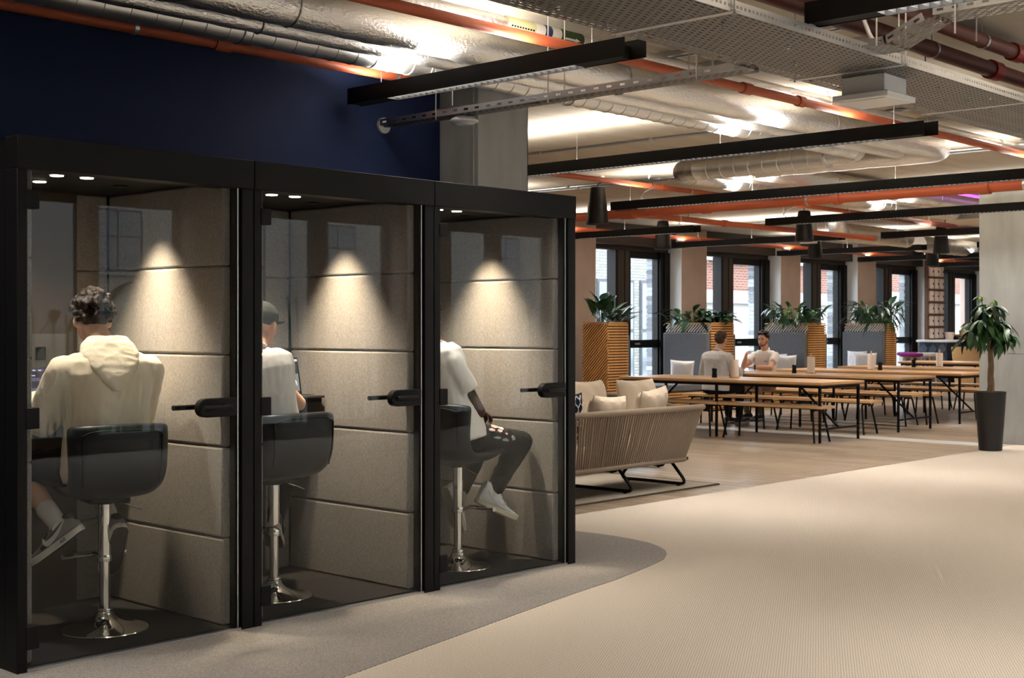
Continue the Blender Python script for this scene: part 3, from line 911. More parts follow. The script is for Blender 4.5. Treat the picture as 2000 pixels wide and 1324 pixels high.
# foil-wrapped heating pipe with its flow markers
t = duct('foil_pipe', 'narrow foil-wrapped pipe with green arrow bands, beside the long orange pipe', 'duct', [(1.0, 5.06, 3.10), (22, 5.06, 3.10)], 0.036, M['foil'], [(4.3, 5.06), (6.6, 5.06), (8.9, 5.06), (12, 5.06)], crinkle=0.002, n=14)
o = Vector((1.0, 5.06, 3.10))
for x0, x1, nm, c in ((5.38, 5.60, 'text_band', C(196, 196, 150)), (5.60, 5.68, 'white_band', C(228, 226, 218)), (5.68, 5.74, 'blue_band', C(30, 56, 96)), (5.74, 5.82, 'white_band', C(228, 226, 218)), (5.82, 6.02, 'arrow_band', C(48, 72, 34))):
    bd = MB(o).tube([(x0, 5.06, 3.10), (x1, 5.06, 3.10)], 0.041, 18).build(nm, mat(nm, c, 0.5), t, smooth=True)
    if nm == 'arrow_band':
        for a in (205, 250):
            ca, sa = math.cos(R(a)), math.sin(R(a))
            y, z, n = 5.06 + .0425 * ca, 3.10 + .0425 * sa, Vector((0, ca, sa))
            u = Vector((0, -sa, ca))
            P = lambda x, h: Vector((x, y, z)) + u * h
            MB(o).add([P(5.85, -.006), P(5.94, -.006), P(5.94, -.012), P(5.985, 0), P(5.94, .012), P(5.94, .006), P(5.85, .006)], [(0, 1, 5, 6), (2, 3, 4)]).build('arrow', M['white'], bd)
    if nm == 'text_band':
        for a in (205, 230, 255):
            ca, sa = math.cos(R(a)), math.sin(R(a))
            u = Vector((0, -sa, ca))
            for k in range(9):
                q = Vector((5.395 + k * .022, 5.06 + .0415 * ca, 3.10 + .0415 * sa))
                MB(o).add([q - u * .005, q + Vector((.015, 0, 0)) - u * .005, q + Vector((.015, 0, 0)) + u * .005, q + u * .005], [(0, 1, 2, 3)]).build('print_dash', M['black_matt'], bd)


# ---- perforated trays: real slots punched in the sheet
def perf(mb, o, ax, ay, L, Wd, cx, cy, sx, sy):
    """sheet at o, along ax for L and across ay for Wd, cells cx by cy with a slot sx by sy"""
    o, ax, ay = Vector(o), Vector(ax).normalized(), Vector(ay).normalized()
    nx, ny = int(L / cx), int(round(Wd / cy))
    for j in range(ny):
        off = (j % 2) * 0.5
        for i in range(nx):
            x0, y0 = (i + off) * cx, j * cy
            P = lambda a, b: o + ax * a + ay * b
            a0, a1, b0, b1 = x0 + (cx - sx) / 2, x0 + (cx + sx) / 2, y0 + (cy - sy) / 2, y0 + (cy + sy) / 2
            mb.add([P(x0, y0), P(x0 + cx, y0), P(x0 + cx, y0 + cy), P(x0, y0 + cy), P(a0, b0), P(a1, b0), P(a1, b1), P(a0, b1)],
                   [(0, 1, 5, 4), (1, 2, 6, 5), (2, 3, 7, 6), (3, 0, 4, 7)])


def fast_mesh(mb, name, m):
    me = bpy.data.meshes.new(name)
    me.from_pydata(mb.v, [], mb.f)
    me.materials.append(m)
    return me


o = (1.5, 3.35, 2.70)
t = thing('cable_tray', 'wide perforated steel cable tray crossing the ceiling at upper right', 'cable tray', o)
b = MB(o)
perf(b, (1.5, 3.05, 2.70), (1, 0, 0), (0, 1, 0), 15.5, 0.6, 0.05, 0.03, 0.026, 0.0065)
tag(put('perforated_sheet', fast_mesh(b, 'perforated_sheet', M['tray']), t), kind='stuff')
b = MB(o)
perf(b, (1.5, 3.05, 2.70), (1, 0, 0), (0, 0, 1), 15.5, 0.05, 0.03, 0.05, 0.014, 0.012)
put('side_flange', fast_mesh(b, 'side_flange', M['steel']), t)
b = MB(o)
perf(b, (1.5, 3.65, 2.70), (1, 0, 0), (0, 0, 1), 15.5, 0.05, 0.03, 0.05, 0.014, 0.012)
put('side_flange', fast_mesh(b, 'side_flange', M['steel']), t)
for k in range(9):
    x = 3.1 + k * 1.5
    for y in (3.04, 3.66):
        MB(o).tube([(x, y, 2.69), (x, y, CEIL)], 0.005, 6).build('hanger_rod', M['steel'], t)
    MB(o).box(x - .02, x + .02, 3.02, 3.68, 2.6985, 2.703).build('bracket', M['steel'], t)
bolt = MB().lathe([(0.010, 0), (0.010, -0.006), (0.006, -0.007), (0.006, -0.016), (0.004, -0.018)], n=8).mesh('bolt', M['chrome'])
for k in range(26):
    put('bolt', bolt, t, loc=(random.uniform(3.2, 9.5) - 1.5, random.uniform(-.26, .26), 0))
rivet = MB().box(-.012, .012, -.004, .004, -.003, 0).mesh('red_tag', M['redmetal'])
for k in range(10):
    put('red_tag', rivet, t, loc=(4.2 + k * .28 - 1.5, .26 - .01 * (k % 3), -.001))
for q in range(11):
    pts = [(1.6 + k * .5, 3.10 + q * .047 + .014 * math.sin(k * .7 + q * 1.7), 2.718) for k in range(31)]
    MB(o).tube(pts, 0.015, 6).build('cable', M['black_matt'], t, smooth=True)

o = (5.63, 5.0, 2.68)
t = thing('cable_tray', 'narrow slotted cable tray from the navy wall to the wide tray', 'cable tray', o)
b = MB(o)
perf(b, (5.57, 3.62, 2.68), (0, 1, 0), (1, 0, 0), 2.74, 0.125, 0.05, 0.025, 0.028, 0.007)
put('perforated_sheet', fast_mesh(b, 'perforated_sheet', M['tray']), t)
for x in (5.57, 5.695):
    b = MB(o)
    perf(b, (x, 3.62, 2.68), (0, 1, 0), (0, 0, 1), 2.74, 0.04, 0.09, 0.04, 0.034, 0.012)
    put('side_flange', fast_mesh(b, 'side_flange', M['steel']), t)
for y in (3.9, 4.9, 5.80):
    for x in (5.56, 5.70):
        MB(o).tube([(x, y, 2.66), (x, y, CEIL)], 0.004, 6).build('hanger_rod', M['steel'], t)
MB(o).tube([(5.60, 5.0, 2.69), (5.61, 5.4, 2.70), (5.63, 5.75, 2.735), (5.63, 6.1, 2.71), (5.63, 6.35, 2.69)], 0.014, 8).tube([(5.66, 3.7, 2.69), (5.66, 5.0, 2.695), (5.65, 6.35, 2.69)], 0.010, 8).build('cable', M['black_matt'], t, smooth=True)
gr = MB(o).lathe([(0.03, 0), (0.05, 0), (0.05, 0.02), (0.03, 0.02)], (5.63, 6.36, 2.69), 24, Matrix.Rotation(R(90), 3, 'X')).build('wall_grommet', M['white'], t, smooth=True)

o = (5.77, 2.9, 2.72)
t = thing('cable_tray', 'short slotted tray that ramps up from the wide tray at top right', 'cable tray', o)
for p0, p1 in (((3.08, 2.72), (2.94, 2.722)), ((2.94, 2.722), (2.71, 2.822)), ((2.71, 2.822), (0.6, 2.83))):
    d = Vector((0, p1[0] - p0[0], p1[1] - p0[1]))
    b = MB(o)
    perf(b, (5.70, p0[0], p0[1]), d, (1, 0, 0), d.length, 0.20, 0.046, 0.025, 0.028, 0.008)
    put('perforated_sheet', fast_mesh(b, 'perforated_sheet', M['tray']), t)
    for x in (5.70, 5.90):
        b = MB(o)
        perf(b, (x, p0[0], p0[1]), d, Vector((1, 0, 0)).cross(d) * -1, d.length, 0.04, 0.07, 0.04, 0.03, 0.011)
        put('side_flange', fast_mesh(b, 'side_flange', M['steel']), t)
for y in (2.98, 2.6, 1.2):
    for x in (5.69, 5.91):
        MB(o).tube([(x, y, 2.72), (x, y, CEIL)], 0.004, 6).build('hanger_rod', M['steel'], t)
t = thing('flexible_conduit', 'white flexible conduit curving up from the ramped tray', 'cable', (5.76, 3.0, 2.74))
MB((5.76, 3.0, 2.74)).tube([(5.76, 3.02, 2.735), (5.77, 3.06, 2.80), (5.77, 3.10, 2.90), (5.76, 3.12, 3.02), (5.76, 3.12, CEIL)], 0.011, 10).build('conduit', M['white'], t, smooth=True)
t = thing('flexible_conduit', 'white flexible conduit along the top edge of the wide tray', 'cable', (4.6, 2.95, 2.86))
MB((4.6, 2.95, 2.86)).tube([(4.2, 3.0, CEIL), (4.3, 3.0, 2.95), (4.6, 2.97, 2.90), (5.0, 2.93, 2.885), (5.25, 2.9, 2.87)], 0.010, 10).build('conduit', M['white'], t, smooth=True)

# emergency light, access point
o = (6.33, 3.33, 2.58)
t = thing('emergency_light', 'white square emergency light hanging under the perforated tray', 'ceiling light', o)
MB(o).box(6.21, 6.45, 3.21, 3.45, 2.605, 2.70).build('housing', M['white'], t, bevel=0.004)
MB(o).box(6.175, 6.485, 3.175, 3.485, 2.575, 2.605).build('bezel', M['white'], t, bevel=0.004)
MB(o).box(6.205, 6.455, 3.205, 3.455, 2.571, 2.576).build('diffuser', mat('frosted_diffuser', C(226, 222, 214), 0.5), t)
o = (5.66, 5.66, 2.65)
t = thing('access_point', 'white disc-shaped wireless access point under the narrow tray', 'access point', o)
MB(o).lathe([(0.04, 2.630), (0.052, 2.628), (0.056, 2.633), (0.085, 2.643), (0.088, 2.650), (0.07, 2.667), (0.04, 2.679)], (5.66, 5.66, 0), 32).build('shell', M['white'], t, smooth=True)
MB(o).lathe([(0.028, 2.627), (0.040, 2.627), (0.040, 2.630), (0.028, 2.630)], (5.66, 5.66, 0), 28).build('indicator_ring', mat('cool_white_ring', C(220, 224, 240), 0.4), t)

# conduits fixed to the soffit
for i, (x, y0, y1) in enumerate(((10.0, 4.0, 12.5), (12.65, 4.5, 13), (12.85, 4.5, 13), (16.1, 4.5, 13), (19.2, 4.5, 13))):
    o = (x, y0, CEIL - .02)
    t = thing('conduit', ['galvanised conduit on the soffit behind the concrete column', 'first of two parallel conduits above the nearest pendant', 'second of two parallel conduits above the nearest pendant',
                          'conduit on the soffit over the first table', 'conduit on the soffit over the far tables'][i], 'conduit', o)
    MB(o).tube([(x, y0, CEIL - .014), (x, y1, CEIL - .014)], 0.013, 8).build('run', M['steel'], t, smooth=True)
    for k in range(int((y1 - y0) / 1.4)):
        MB(o).box(x - .03, x + .03, y0 + .7 + k * 1.4, y0 + .74 + k * 1.4, CEIL - .03, CEIL).build('saddle', M['steel'], t)
for i, x in enumerate((4.2, 6.95, 7.4, 10.6)):
    o = (x, 4.4, CEIL)
    t = thing('strut_channel', 'dark strut channel fixed across the soffit, run %s' % ['above the navy wall', 'over the nearest linear light', 'beside the flow markers', 'by the wide spiral branch'][i], 'strut', o)
    MB(o).box(x - .02, x + .02, 3.9, 5.6, CEIL - .03, CEIL).box(x + .05, x + .09, 3.9, 5.6, CEIL - .03, CEIL).build('channel', M['steel'], t)

# pendant speakers
pend = thing('pendant_speaker', 'nearest and largest black pendant speaker, beside the booth corner', 'pendant speaker', (12.02, 9.83, 2.61), 0, 'black pendant speakers')
MB().lathe([(0.118, 0.0), (0.128, 0.004), (0.130, 0.015), (0.127, 0.05), (0.112, 0.22), (0.094, 0.36), (0.084, 0.415), (0.078, 0.428), (0.06, 0.434)], n=36).build('shell', mat('satin_black_shell', C(20, 18, 17), 0.42, spec=.3), pend, smooth=True)
MB().lathe([(0.001, -0.001), (0.118, -0.001), (0.118, 0.002)], n=30).build('grille', M['black_matt'], pend)
MB().tube([(0, 0, .43), (0, 0, .455), (.01, 0, .47), (.05, 0, .48), (.075, 0, .5), (.08, 0, CEIL - 2.61)], 0.006, 8).build('cable', M['black_matt'], pend, smooth=True)
MB().lathe([(0.03, CEIL - 2.61 - .03), (0.032, CEIL - 2.61)], (.08, 0, 0), 16).build('ceiling_rose', M['white'], pend)
for x, y, l in ((16.5, 12.2, 'black pendant speaker in front of the first window head'), (16.4, 9.69, 'black pendant speaker behind the bar over the tables, near middle'),
                (20.5, 11.9, 'small black pendant speaker just below and behind another one'), (20.5, 9.6, 'black pendant speaker just left of the right column'), (24.6, 11.7, 'farthest black pendant speaker in front of the lockers')):
    dup(pend, (x, y, 2.61), random.uniform(0, 6), l)
# power drops to the linear lights
for x, y, l in ((12.1, 9.2, 'black power cord hanging in an S beside the nearest pendant'), (15.6, 11.2, 'black power cord of the light over the first window'), (15.3, 9.3, 'black power cord of the light before the right column'), (9.4, 8.8, 'black power cord hanging just right of the navy wall')):
    o = (x, y, 2.86)
    t = thing('power_cord', l, 'cable', o)
    MB(o).tube([(x, y, 2.855), (x, y + .05, 2.90), (x + .02, y + .03, 2.95), (x, y - .12, 3.0), (x, y - .10, 3.06), (x, y - .06, 3.12), (x, y - .06, CEIL - .03)], 0.006, 8).build('cord', M['black_matt'], t, smooth=True)
    MB(o).lathe([(0.035, CEIL - .03), (0.035, CEIL)], (x, y - .06, 0), 16).tube([(x, y - .06, CEIL - .03), (x, y - .06, CEIL - .08)], 0.012, 8).build('junction_box', M['white'], t)
for x0, x1, y, l in ((15.95, 17.4, 7.25, 'magenta tube light left of the right column, higher'), (18.7, 20.4, 8.55, 'magenta tube light left of the right column, lower')):
    o = (x0, y, 3.06)
    t = thing('tube_light', l, 'tube light', o)
    MB(o).tube([(x0, y, 3.08), (x1, y, 3.08)], 0.016, 10).build('tube', M['purple_led'], t)
    MB(o).box(x0 - .03, x1 + .03, y - .02, y + .02, 3.10, CEIL).build('batten', M['steel'], t)
# ================================================================ LOUNGE
def path_at(path, t):
    L = [0]
    for a, b in zip(path, path[1:]):
        L.append(L[-1] + (b - a).length)
    d = t * L[-1]
    for i in range(len(path) - 1):
        if d <= L[i + 1] + 1e-9:
            k = (d - L[i]) / (L[i + 1] - L[i])
            return path[i].lerp(path[i + 1], k)
    return path[-1]


def rope_sofa(label):
    t = thing('rope_sofa', label, 'sofa', (0, 0, 0))
    top = clean([(-.97, .42, .60), (-.97, -.40, .70), (.97, -.40, .70), (.95, .42, .60)], 0.20)
    bot = clean([(-.86, .40, .235), (-.86, -.26, .235), (.86, -.26, .235), (.86, .40, .235)], 0.15)
    MB().tube(top, 0.026, 10).build('top_rail', M['cord'], t, smooth=True)
    MB().tube(bot, 0.022, 8).build('bottom_rail', M['cord'], t, smooth=True)
    n = 104
    for k in range(n + 1):
        a, b = path_at(top, k / n), path_at(bot, k / n)
        if k in (18, 38, 52, 66, 86):
            MB().tube([a, b], 0.013, 6).build('frame_post', M['cord'], t, smooth=True)
            continue
        mid = a.lerp(b, 0.5) + Vector((0, 0, 0))
        j = Vector((random.uniform(-.006, .006), 0, 0))
        for s in ((-.006, .006)):
            q = Vector((s, 0, 0)) if abs(a.x) < .8 else Vector((0, s, 0))
            pass
        MB().tube([a, mid + j, b], 0.0095, 5).build('cord', M['cord'], t, smooth=True)
    MB().box(-.80, .80, -.22, .40, 0.255, 0.42).build('seat_cushion', M['cushion'], t, bevel=0.04, seg=3)
    MB().box(-.84, .84, -.25, .40, 0.225, 0.25).build('seat_deck', M['black'], t)
    for x in (-.76, 0, .76):
        p = clean([(x, -.10, .23), (x, -.30, .018), (x, .46, .018), (x, .28, .23)], 0.09)
        MB().tube(p, 0.015, 10).build('sled_leg', M['black'], t, smooth=True)
        for y in (-.2, .36):
            MB().box(x - .012, x + .012, y - .012, y + .012, -.003, 0.006).build('glide', M['black_matt'], t)
    return t


sofa = rope_sofa('taupe rope-woven sofa seen from behind, just past the booth corner')
sofa.location = (8.88, 7.16, 0.0155)
dup(sofa, (10.12, 8.46, 0.0035), R(180), 'second rope sofa facing us, hidden behind the two large beige pillows')
struct_rug = thing('rug', 'oatmeal flatweave rug under the rope sofa', 'rug', (8.6, 7.6, 0))
MB((8.6, 7.6, 0)).box(7.1, 10.02, 6.80, 8.1, 0.001, 0.012).build('pile', M['rug'], struct_rug)
MB((8.6, 7.6, 0)).box(7.09, 10.03, 6.79, 6.81, 0.001, 0.013).box(10.015, 10.035, 6.79, 8.1, 0.001, 0.013).build('binding', mat('dark_binding', C(70, 62, 56), 0.9), struct_rug)


def pillow_mesh(name, w_, h_, th, m, n=14):
    vs, fs = [], []
    for s in (1, -1):
        for i in range(n + 1):
            for j in range(n + 1):
                u, v = -1 + 2 * i / n, -1 + 2 * j / n
                g = max(0, (1 - u ** 4) * (1 - v ** 4)) ** 0.5
                pin = 1 - 0.07 * (1 - abs(u) ** 2) * abs(v) ** 3
                pin2 = 1 - 0.07 * (1 - abs(v) ** 2) * abs(u) ** 3
                wr = 0.006 * math.sin(9 * u + 5 * v) * g
                vs.append((u * w_ / 2 * pin2, s * (th / 2 * g + 0.004) + wr, v * h_ / 2 * pin))
    N = (n + 1) ** 2
    for i in range(n):
        for j in range(n):
            a = i * (n + 1) + j
            fs.append((a, a + 1, a + n + 2, a + n + 1))
            fs.append((N + a, N + a + n + 1, N + a + n + 2, N + a + 1))
    for i in range(n):
        for a, b in ((i * (n + 1), (i + 1) * (n + 1)), ((i + 1) * (n + 1) + n, i * (n + 1) + n), (n * (n + 1) + i, n * (n + 1) + i + 1), (i + 1, i)):
            fs.append((a, b, N + b, N + a))
    mb = MB()
    mb.add(vs, fs)
    return mb.mesh(name, m, True)


PM = pillow_mesh('cushion', .50, .48, .17, M['cushion'])
PW = pillow_mesh('cushion', .46, .44, .16, M['cushion_white'])


def cushion(label, loc, rx, rz, me, group, sc=1.0, ry=0):
    o = put('cushion', me, None, loc=loc)
    o.rotation_euler = (R(rx), R(ry), R(rz))
    o.scale = (sc, sc, sc)
    return tag(o, label, 'cushion', group)


g = 'cushions on the rope sofas'
cushion('slim beige cushion against the sofa back, left of two', (8.62, 6.98, .635), 14, 4, PM, g, .92, 3)
cushion('beige cushion at the right end of the near sofa back', (9.30, 7.02, .655), 12, 12, PM, g, .98, -4)
pn = mat('navy_patterned_cotton', C(28, 34, 52), 0.95, spec=0.1)
pc = cushion('navy cushion with white line pattern, half hidden behind a beige one', (8.33, 7.20, .63), 10, -4, pillow_mesh('cushion', .46, .44, .14, pn), g, 1.0, -6)
ln = []
for i in range(-3, 4):
    for j in range(-3, 4):
        x, z = i * .062 + (j % 2) * .031, j * .06
        if abs(x) < .2 and abs(z) < .2:
            ln.append(((x, z), (x + .028, z + .030)))
            ln.append(((x, z), (x - .028, z + .030)))
            ln.append(((x, z), (x, z - .026)))
mb = MB()
for s in (-1, 1):
    for p, q in ln:
        f = lambda a: Vector((a[0], s * (.07 * (max(0, 1 - (a[0] / .23) ** 4) * max(0, 1 - (a[1] / .22) ** 4)) ** .5 + .0075), a[1]))
        mb.tube([f(p), f(q)], 0.0042, 4)
put('line_pattern', mb.mesh('line_pattern', M['cushion_white']), pc)
cushion('large beige cushion at far left, standing on the second sofa', (10.20, 8.42, .655), -14, 4, PM, g, 1.0)
cushion('large beige cushion on the second sofa, right of its twin', (10.95, 8.40, .63), -16, -6, PM, g, 1.08)


# ================================================================ DINING TABLES AND BENCHES
def table():
    t = thing('trestle_table', '', 'table', (0, 0, 0), 0, 'long oak dining tables')
    MB().box(-.54, .54, -1.56, 1.56, .712, .742).build('tabletop', M['oak'], t, bevel=0.003)
    MB().box(-.53, .53, -1.55, 1.55, .700, .712).build('ply_core', mat('dark_ply_edge', C(120, 84, 52), 0.6), t)
    MB().box(-.49, -.46, -1.52, 1.52, .668, .70).box(.46, .49, -1.52, 1.52, .668, .70).box(-.46, .46, -1.52, -1.49, .668, .70).box(-.46, .46, 1.49, 1.52, .668, .70).box(-.46, .46, -.015, .015, .668, .70).build('rail', M['black'], t)
    leg = MB().add([(-.015, -.015, .668), (.015, -.015, .668), (.015, .015, .668), (-.015, .015, .668), (-.013, -.013, .0), (.013, -.013, .0), (.013, .013, .0), (-.013, .013, .0)],
                   [(0, 1, 2, 3), (7, 6, 5, 4), (0, 4, 5, 1), (1, 5, 6, 2), (2, 6, 7, 3), (3, 7, 4, 0)]).mesh('leg', M['black'])
    for y in (-1.505, 0, 1.505):
        for x in (-.475, .475):
            put('leg', leg, t, loc=(x, y, 0))
    for s in (-1, 1):
        MB().box(-.46, .46, s * 1.505 - .011, s * 1.505 + .011, .155, .178).build('crossbar', M['black'], t)
        MB().beam((0, s * 1.50, .165), (0, s * .92, .69), .022, .022).build('brace', M['black'], t)
    return t


def bench():
    t = thing('bench', '', 'bench', (0, 0, 0), 0, 'oak benches along the tables')
    MB().box(-.17, .17, -.745, .745, .418, .452).build('seat', M['oak'], t, bevel=0.004)
    MB().box(-.13, .13, -.66, .66, .406, .418).build('seat_frame', M['black'], t)
    for s in (-1, 1):
        for x in (-1, 1):
            p = clean([(0, s * .60, .398), (x * .125, s * .60, .398), (x * .185, s * .66, 0.0)], 0.05)
            MB().tube(p, 0.0135, 8).build('leg', M['black'], t, smooth=True)
    return t


tb = table()
tb.location = (14.93, 9.83, 0)
tb['label'] = 'nearest long oak table on black trestle frame, two rolls of bench tucked under it'
tb['label'] = 'nearest long oak table on black frame, a bench tucked under its near side'
for x, y, l in ((17.15, 9.92, 'second oak table from the front, where the man in white tee leans'), (19.22, 10.0, 'third oak table from the front, pink paper roll on it'), (21.3, 10.05, 'fourth oak table from the front, partly behind the right column'), (25.2, 10.9, 'farthest oak table, in front of the counter')):
    dup(tb, (x, y, 0), 0, l)
bn = bench()
bn.location = (14.57, 9.02, 0)
bn['label'] = 'nearest oak bench, tucked under the first table near its right end'
for x, y, l in ((14.57, 10.54, 'oak bench tucked under the first table, left half behind the sofa'), (16.14, 10.72, 'oak bench under the man in the grey sweatshirt'), (16.14, 9.20, 'oak bench to the right of the seated man in grey, before the second table'),
                (17.93, 11.02, 'oak bench under the man facing us'), (17.93, 9.50, 'oak bench on the far side of the second table, right half'), (18.44, 10.95, 'oak bench on the near side of the third table, left half'),
                (18.44, 9.43, 'oak bench on the near side of the third table, right half'), (20.02, 10.9, 'oak bench on the far side of the third table, left half'), (20.02, 9.38, 'oak bench on the far side of the third table, right half'),
                (20.52, 11.0, 'oak bench on the near side of the fourth table, left half'), (20.52, 9.48, 'oak bench on the near side of the fourth table, right half'), (22.1, 10.9, 'oak bench on the far side of the fourth table, left half'),
                (22.1, 9.38, 'oak bench on the far side of the fourth table, right half')):
    dup(bn, (x, y, 0), 0, l)

roll = thing('paper_towel_roll', 'white paper towel roll on wooden stand, on the nearest table', 'paper towel', (15.1, 9.98, .7425), 0, 'paper towel rolls on the tables')
MB().lathe([(0.001, 0), (.075, 0), (.075, .012), (.001, .012)], n=28).build('stand_base', M['oak'], roll)
MB().lathe([(.02, .013), (.055, .013), (.056, .02), (.056, .235), (.054, .24), (.02, .24)], n=28).build('roll', M['paper'], roll, smooth=True)
MB().lathe([(.012, .012), (.012, .29), (.009, .298), (.001, .30)], n=16).build('dowel', M['oak'], roll, smooth=True)
for x, y, l in ((17.32, 10.12, 'white paper towel roll on wooden stand, on the second table'), (19.45, 10.28, 'pale paper towel roll on the third table before white cushions'), (21.5, 10.1, 'pale paper towel roll on the fourth table before the counter')):
    dup(roll, (x, y, .7425), 0, l)
cad = thing('condiment_caddy', 'small black caddy left of the roll on the nearest table', 'caddy', (14.95, 10.2, .7425), 0, 'black caddies on the tables')
MB().lathe([(.034, 0), (.036, .004), (.03, .07), (.036, .118), (.033, .12), (.026, .075)], n=18).build('holder', M['black'], cad, smooth=True)
MB().lathe([(.014, .02), (.014, .105), (.010, .11)], (.008, 0, 0), 12).build('shaker', M['black_matt'], cad)
MB().lathe([(.010, .02), (.010, .125), (.006, .13)], (-.014, .006, 0), 12).build('pepper_mill', M['black_matt'], cad)
for x, y, l in ((17.15, 10.3, 'small black caddy left of the roll on the second table'), (19.3, 10.05, 'small black caddy right of the roll on the third table'), (21.2, 10.42, 'small black caddy left of the roll on the fourth table')):
    dup(cad, (x, y, .7425), 0, l)


# ================================================================ WINDOW BOOTHS
M['slat_daylit'] = mat('daylit_oak_slat', C(218, 208, 196), 0.5, spec=0.4)  # same oak slats, with the window light on them put into the colour


def divider(label, x0, x1, y1, full, y0=12.8):
    """slatted planter between two window seats"""
    o = ((x0 + x1) / 2, (y0 + y1) / 2, 0)
    t = thing('planter_divider', label, 'planter', o, 0, 'slatted planters by the windows')
    xa = x0 if full else x0 + .10
    xb = x1 - .07
    MB(o).box(xa + .02, xb - .005, y0 + .02, y1, 0, 1.44).build('carcass', M['black_matt'], t)
    MB(o).box(xa, xb, y0, y0 + .02, 1.475, 1.497).box(xa, xa + .02, y0, y1, 1.475, 1.497).box(xb - .02, xb, y0, y1, 1.475, 1.497).build('rim', M['slat'], t)
    MB(o).box(xa + .02, xb - .02, y0 + .02, y1, 1.44, 1.462).build('soil', M['soil'], t)
    me = MB().box(xa - o[0], xb - o[0] + .012, y0 - o[1] - .006, y0 - o[1] + .02, 0, .027).mesh('slat', M['slat'])
    n = 34
    for k in range(n):
        put('slat', me, t, loc=(0, 0, .014 + k * .0432))
    za, zb = (0.01, 1.475) if full else (1.335, 1.475)
    st = .052 if full else .058
    ms = M['slat'] if full else M['slat_daylit']
    k = y0 + za
    c = y0 + za
    while c < y1 + zb:
        # points with y + z = c inside the panel, rising towards the room
        ya, yb = max(y0, c - zb), min(y1, c - za)
        if yb - ya > .02:
            MB(o).beam((xa + .008, ya, c - ya), (xa + .008, yb, c - yb), .019, .024, (1, 0, 0)).build('diagonal_slat', ms, t)
        c += st
    if not full:
        MB(o).box(x0, x0 + .095, y0, y1, .46, 1.33).build('padded_back', M['upholstery'], t, bevel=0.03, seg=3)
    MB(o).box(x1 - .065, x1, y0, y1, .46, 1.30).build('padded_back', M['upholstery'], t, bevel=0.02, seg=3)
    return t, o, xa, xb, y0, y1


DIV = [divider('oak slatted planter nearest the booths, diagonal slats down its whole side', 15.9, 16.46, 13.3, True),
       divider('slatted planter with grey padded side, behind the man in grey', 18.55, 19.4, 13.72, False),
       divider('slatted planter with grey padded side, right of the man in white', 21.68, 22.5, 13.72, False),
       divider('farthest slatted planter with grey padded side and long-leaved plant', 24.72, 25.3, 13.72, False)]
sm = None
for i, (a, b, l) in enumerate(((16.48, 18.53, 'window seat with grey cushion and slatted base, between first two planters'), (19.42, 21.66, 'window seat between second and third planters'), (22.52, 24.70, 'window seat between third and fourth planters'))):
    o = ((a + b) / 2, 13.3, 0)
    t = thing('window_seat', l, 'bench seat', o, 0, 'window seats between the planters')
    MB(o).box(a, b, 12.90, 13.80, 0, .36).build('base', M['black_matt'], t)
    MB(o).box(a, b, 12.87, 13.80, .36, .48).build('cushion', M['upholstery'], t, bevel=0.025, seg=3)
    me = MB().box(a - o[0], b - o[0], -.43, -.40, 0, .028).mesh('slat', M['slat'])
    for k in range(8):
        put('slat', me, t, loc=(0, 0, .012 + k * .0435))
g = 'pale cushions on the window seats'
cushion('white cushion on the first window seat, left of the man in grey', (18.22, 13.08, .675), 6, -62, PW, g, .88, 3)
cushion('white cushion just right of the man facing us, front of its pair', (21.36, 13.04, .69), 6, -64, PW, g)
cushion('white cushion behind another, right of the man facing us', (21.50, 13.28, .71), 0, 84, PW, g)
cushion('white cushion on the last window seat, front of its pair', (24.38, 13.02, .69), 6, -64, PW, g)
cushion('white cushion on the last window seat, behind its twin', (24.54, 13.28, .72), 0, 85, PW, g)


# ---------------------------------------------------------------- plants
def leaf_mesh(name, L, Wd, m, droop=0.3, fold=0.25, pw=1.0):
    """a leaf lying along +y from its stalk, 2 x 6 quads"""
    b = MB()
    vs, fs = [], []
    n = 6
    for i in range(n + 1):
        k = i / n
        wd = Wd / 2 * (math.sin(PI * k ** pw) ** 0.8 if 0 < k < 1 else 0.02)
        y, z = L * k * (1 - .15 * k * droop), -droop * L * k * k
        vs += [(-wd, y, z + fold * wd), (0, y, z), (wd, y, z + fold * wd)]
    for i in range(n):
        a = i * 3
        fs += [(a, a + 1, a + 4, a + 3), (a + 1, a + 2, a + 5, a + 4)]
    b.add(vs, fs)
    me = fast_mesh(b, name, m)
    for p in me.polygons:
        p.use_smooth = True
    return me


def plant(name, label, loc, leaves, n, rad, hgt, tilt, group=None, seed=1, sx=1.0, sy=1.0, stem=0.006):
    rnd = random.Random(seed)
    t = thing(name, label, 'plant', loc, 0, group)
    sm = MB()
    for k in range(n):
        a = rnd.uniform(0, 2 * PI)
        r = rad * math.sqrt(rnd.random())
        h = rnd.uniform(hgt[0], hgt[1])
        base = Vector((math.cos(a) * r * sx, math.sin(a) * r * sy, 0))
        lean = rnd.uniform(.02, .14)
        p = base + Vector((math.cos(a) * lean, math.sin(a) * lean, h))
        sm.tube([base, base + Vector((0, 0, h * .5)), p], stem, 4)
        o = put('leaf', rnd.choice(leaves), t, loc=p)
        o.rotation_euler = Euler((R(rnd.uniform(*tilt)), 0, a - PI / 2 + rnd.uniform(-.7, .7)), 'XYZ')
        s = rnd.uniform(.7, 1.15)
        o.scale = (s, s, s)
    sm.build('stems', M['leaf'], t)
    return t


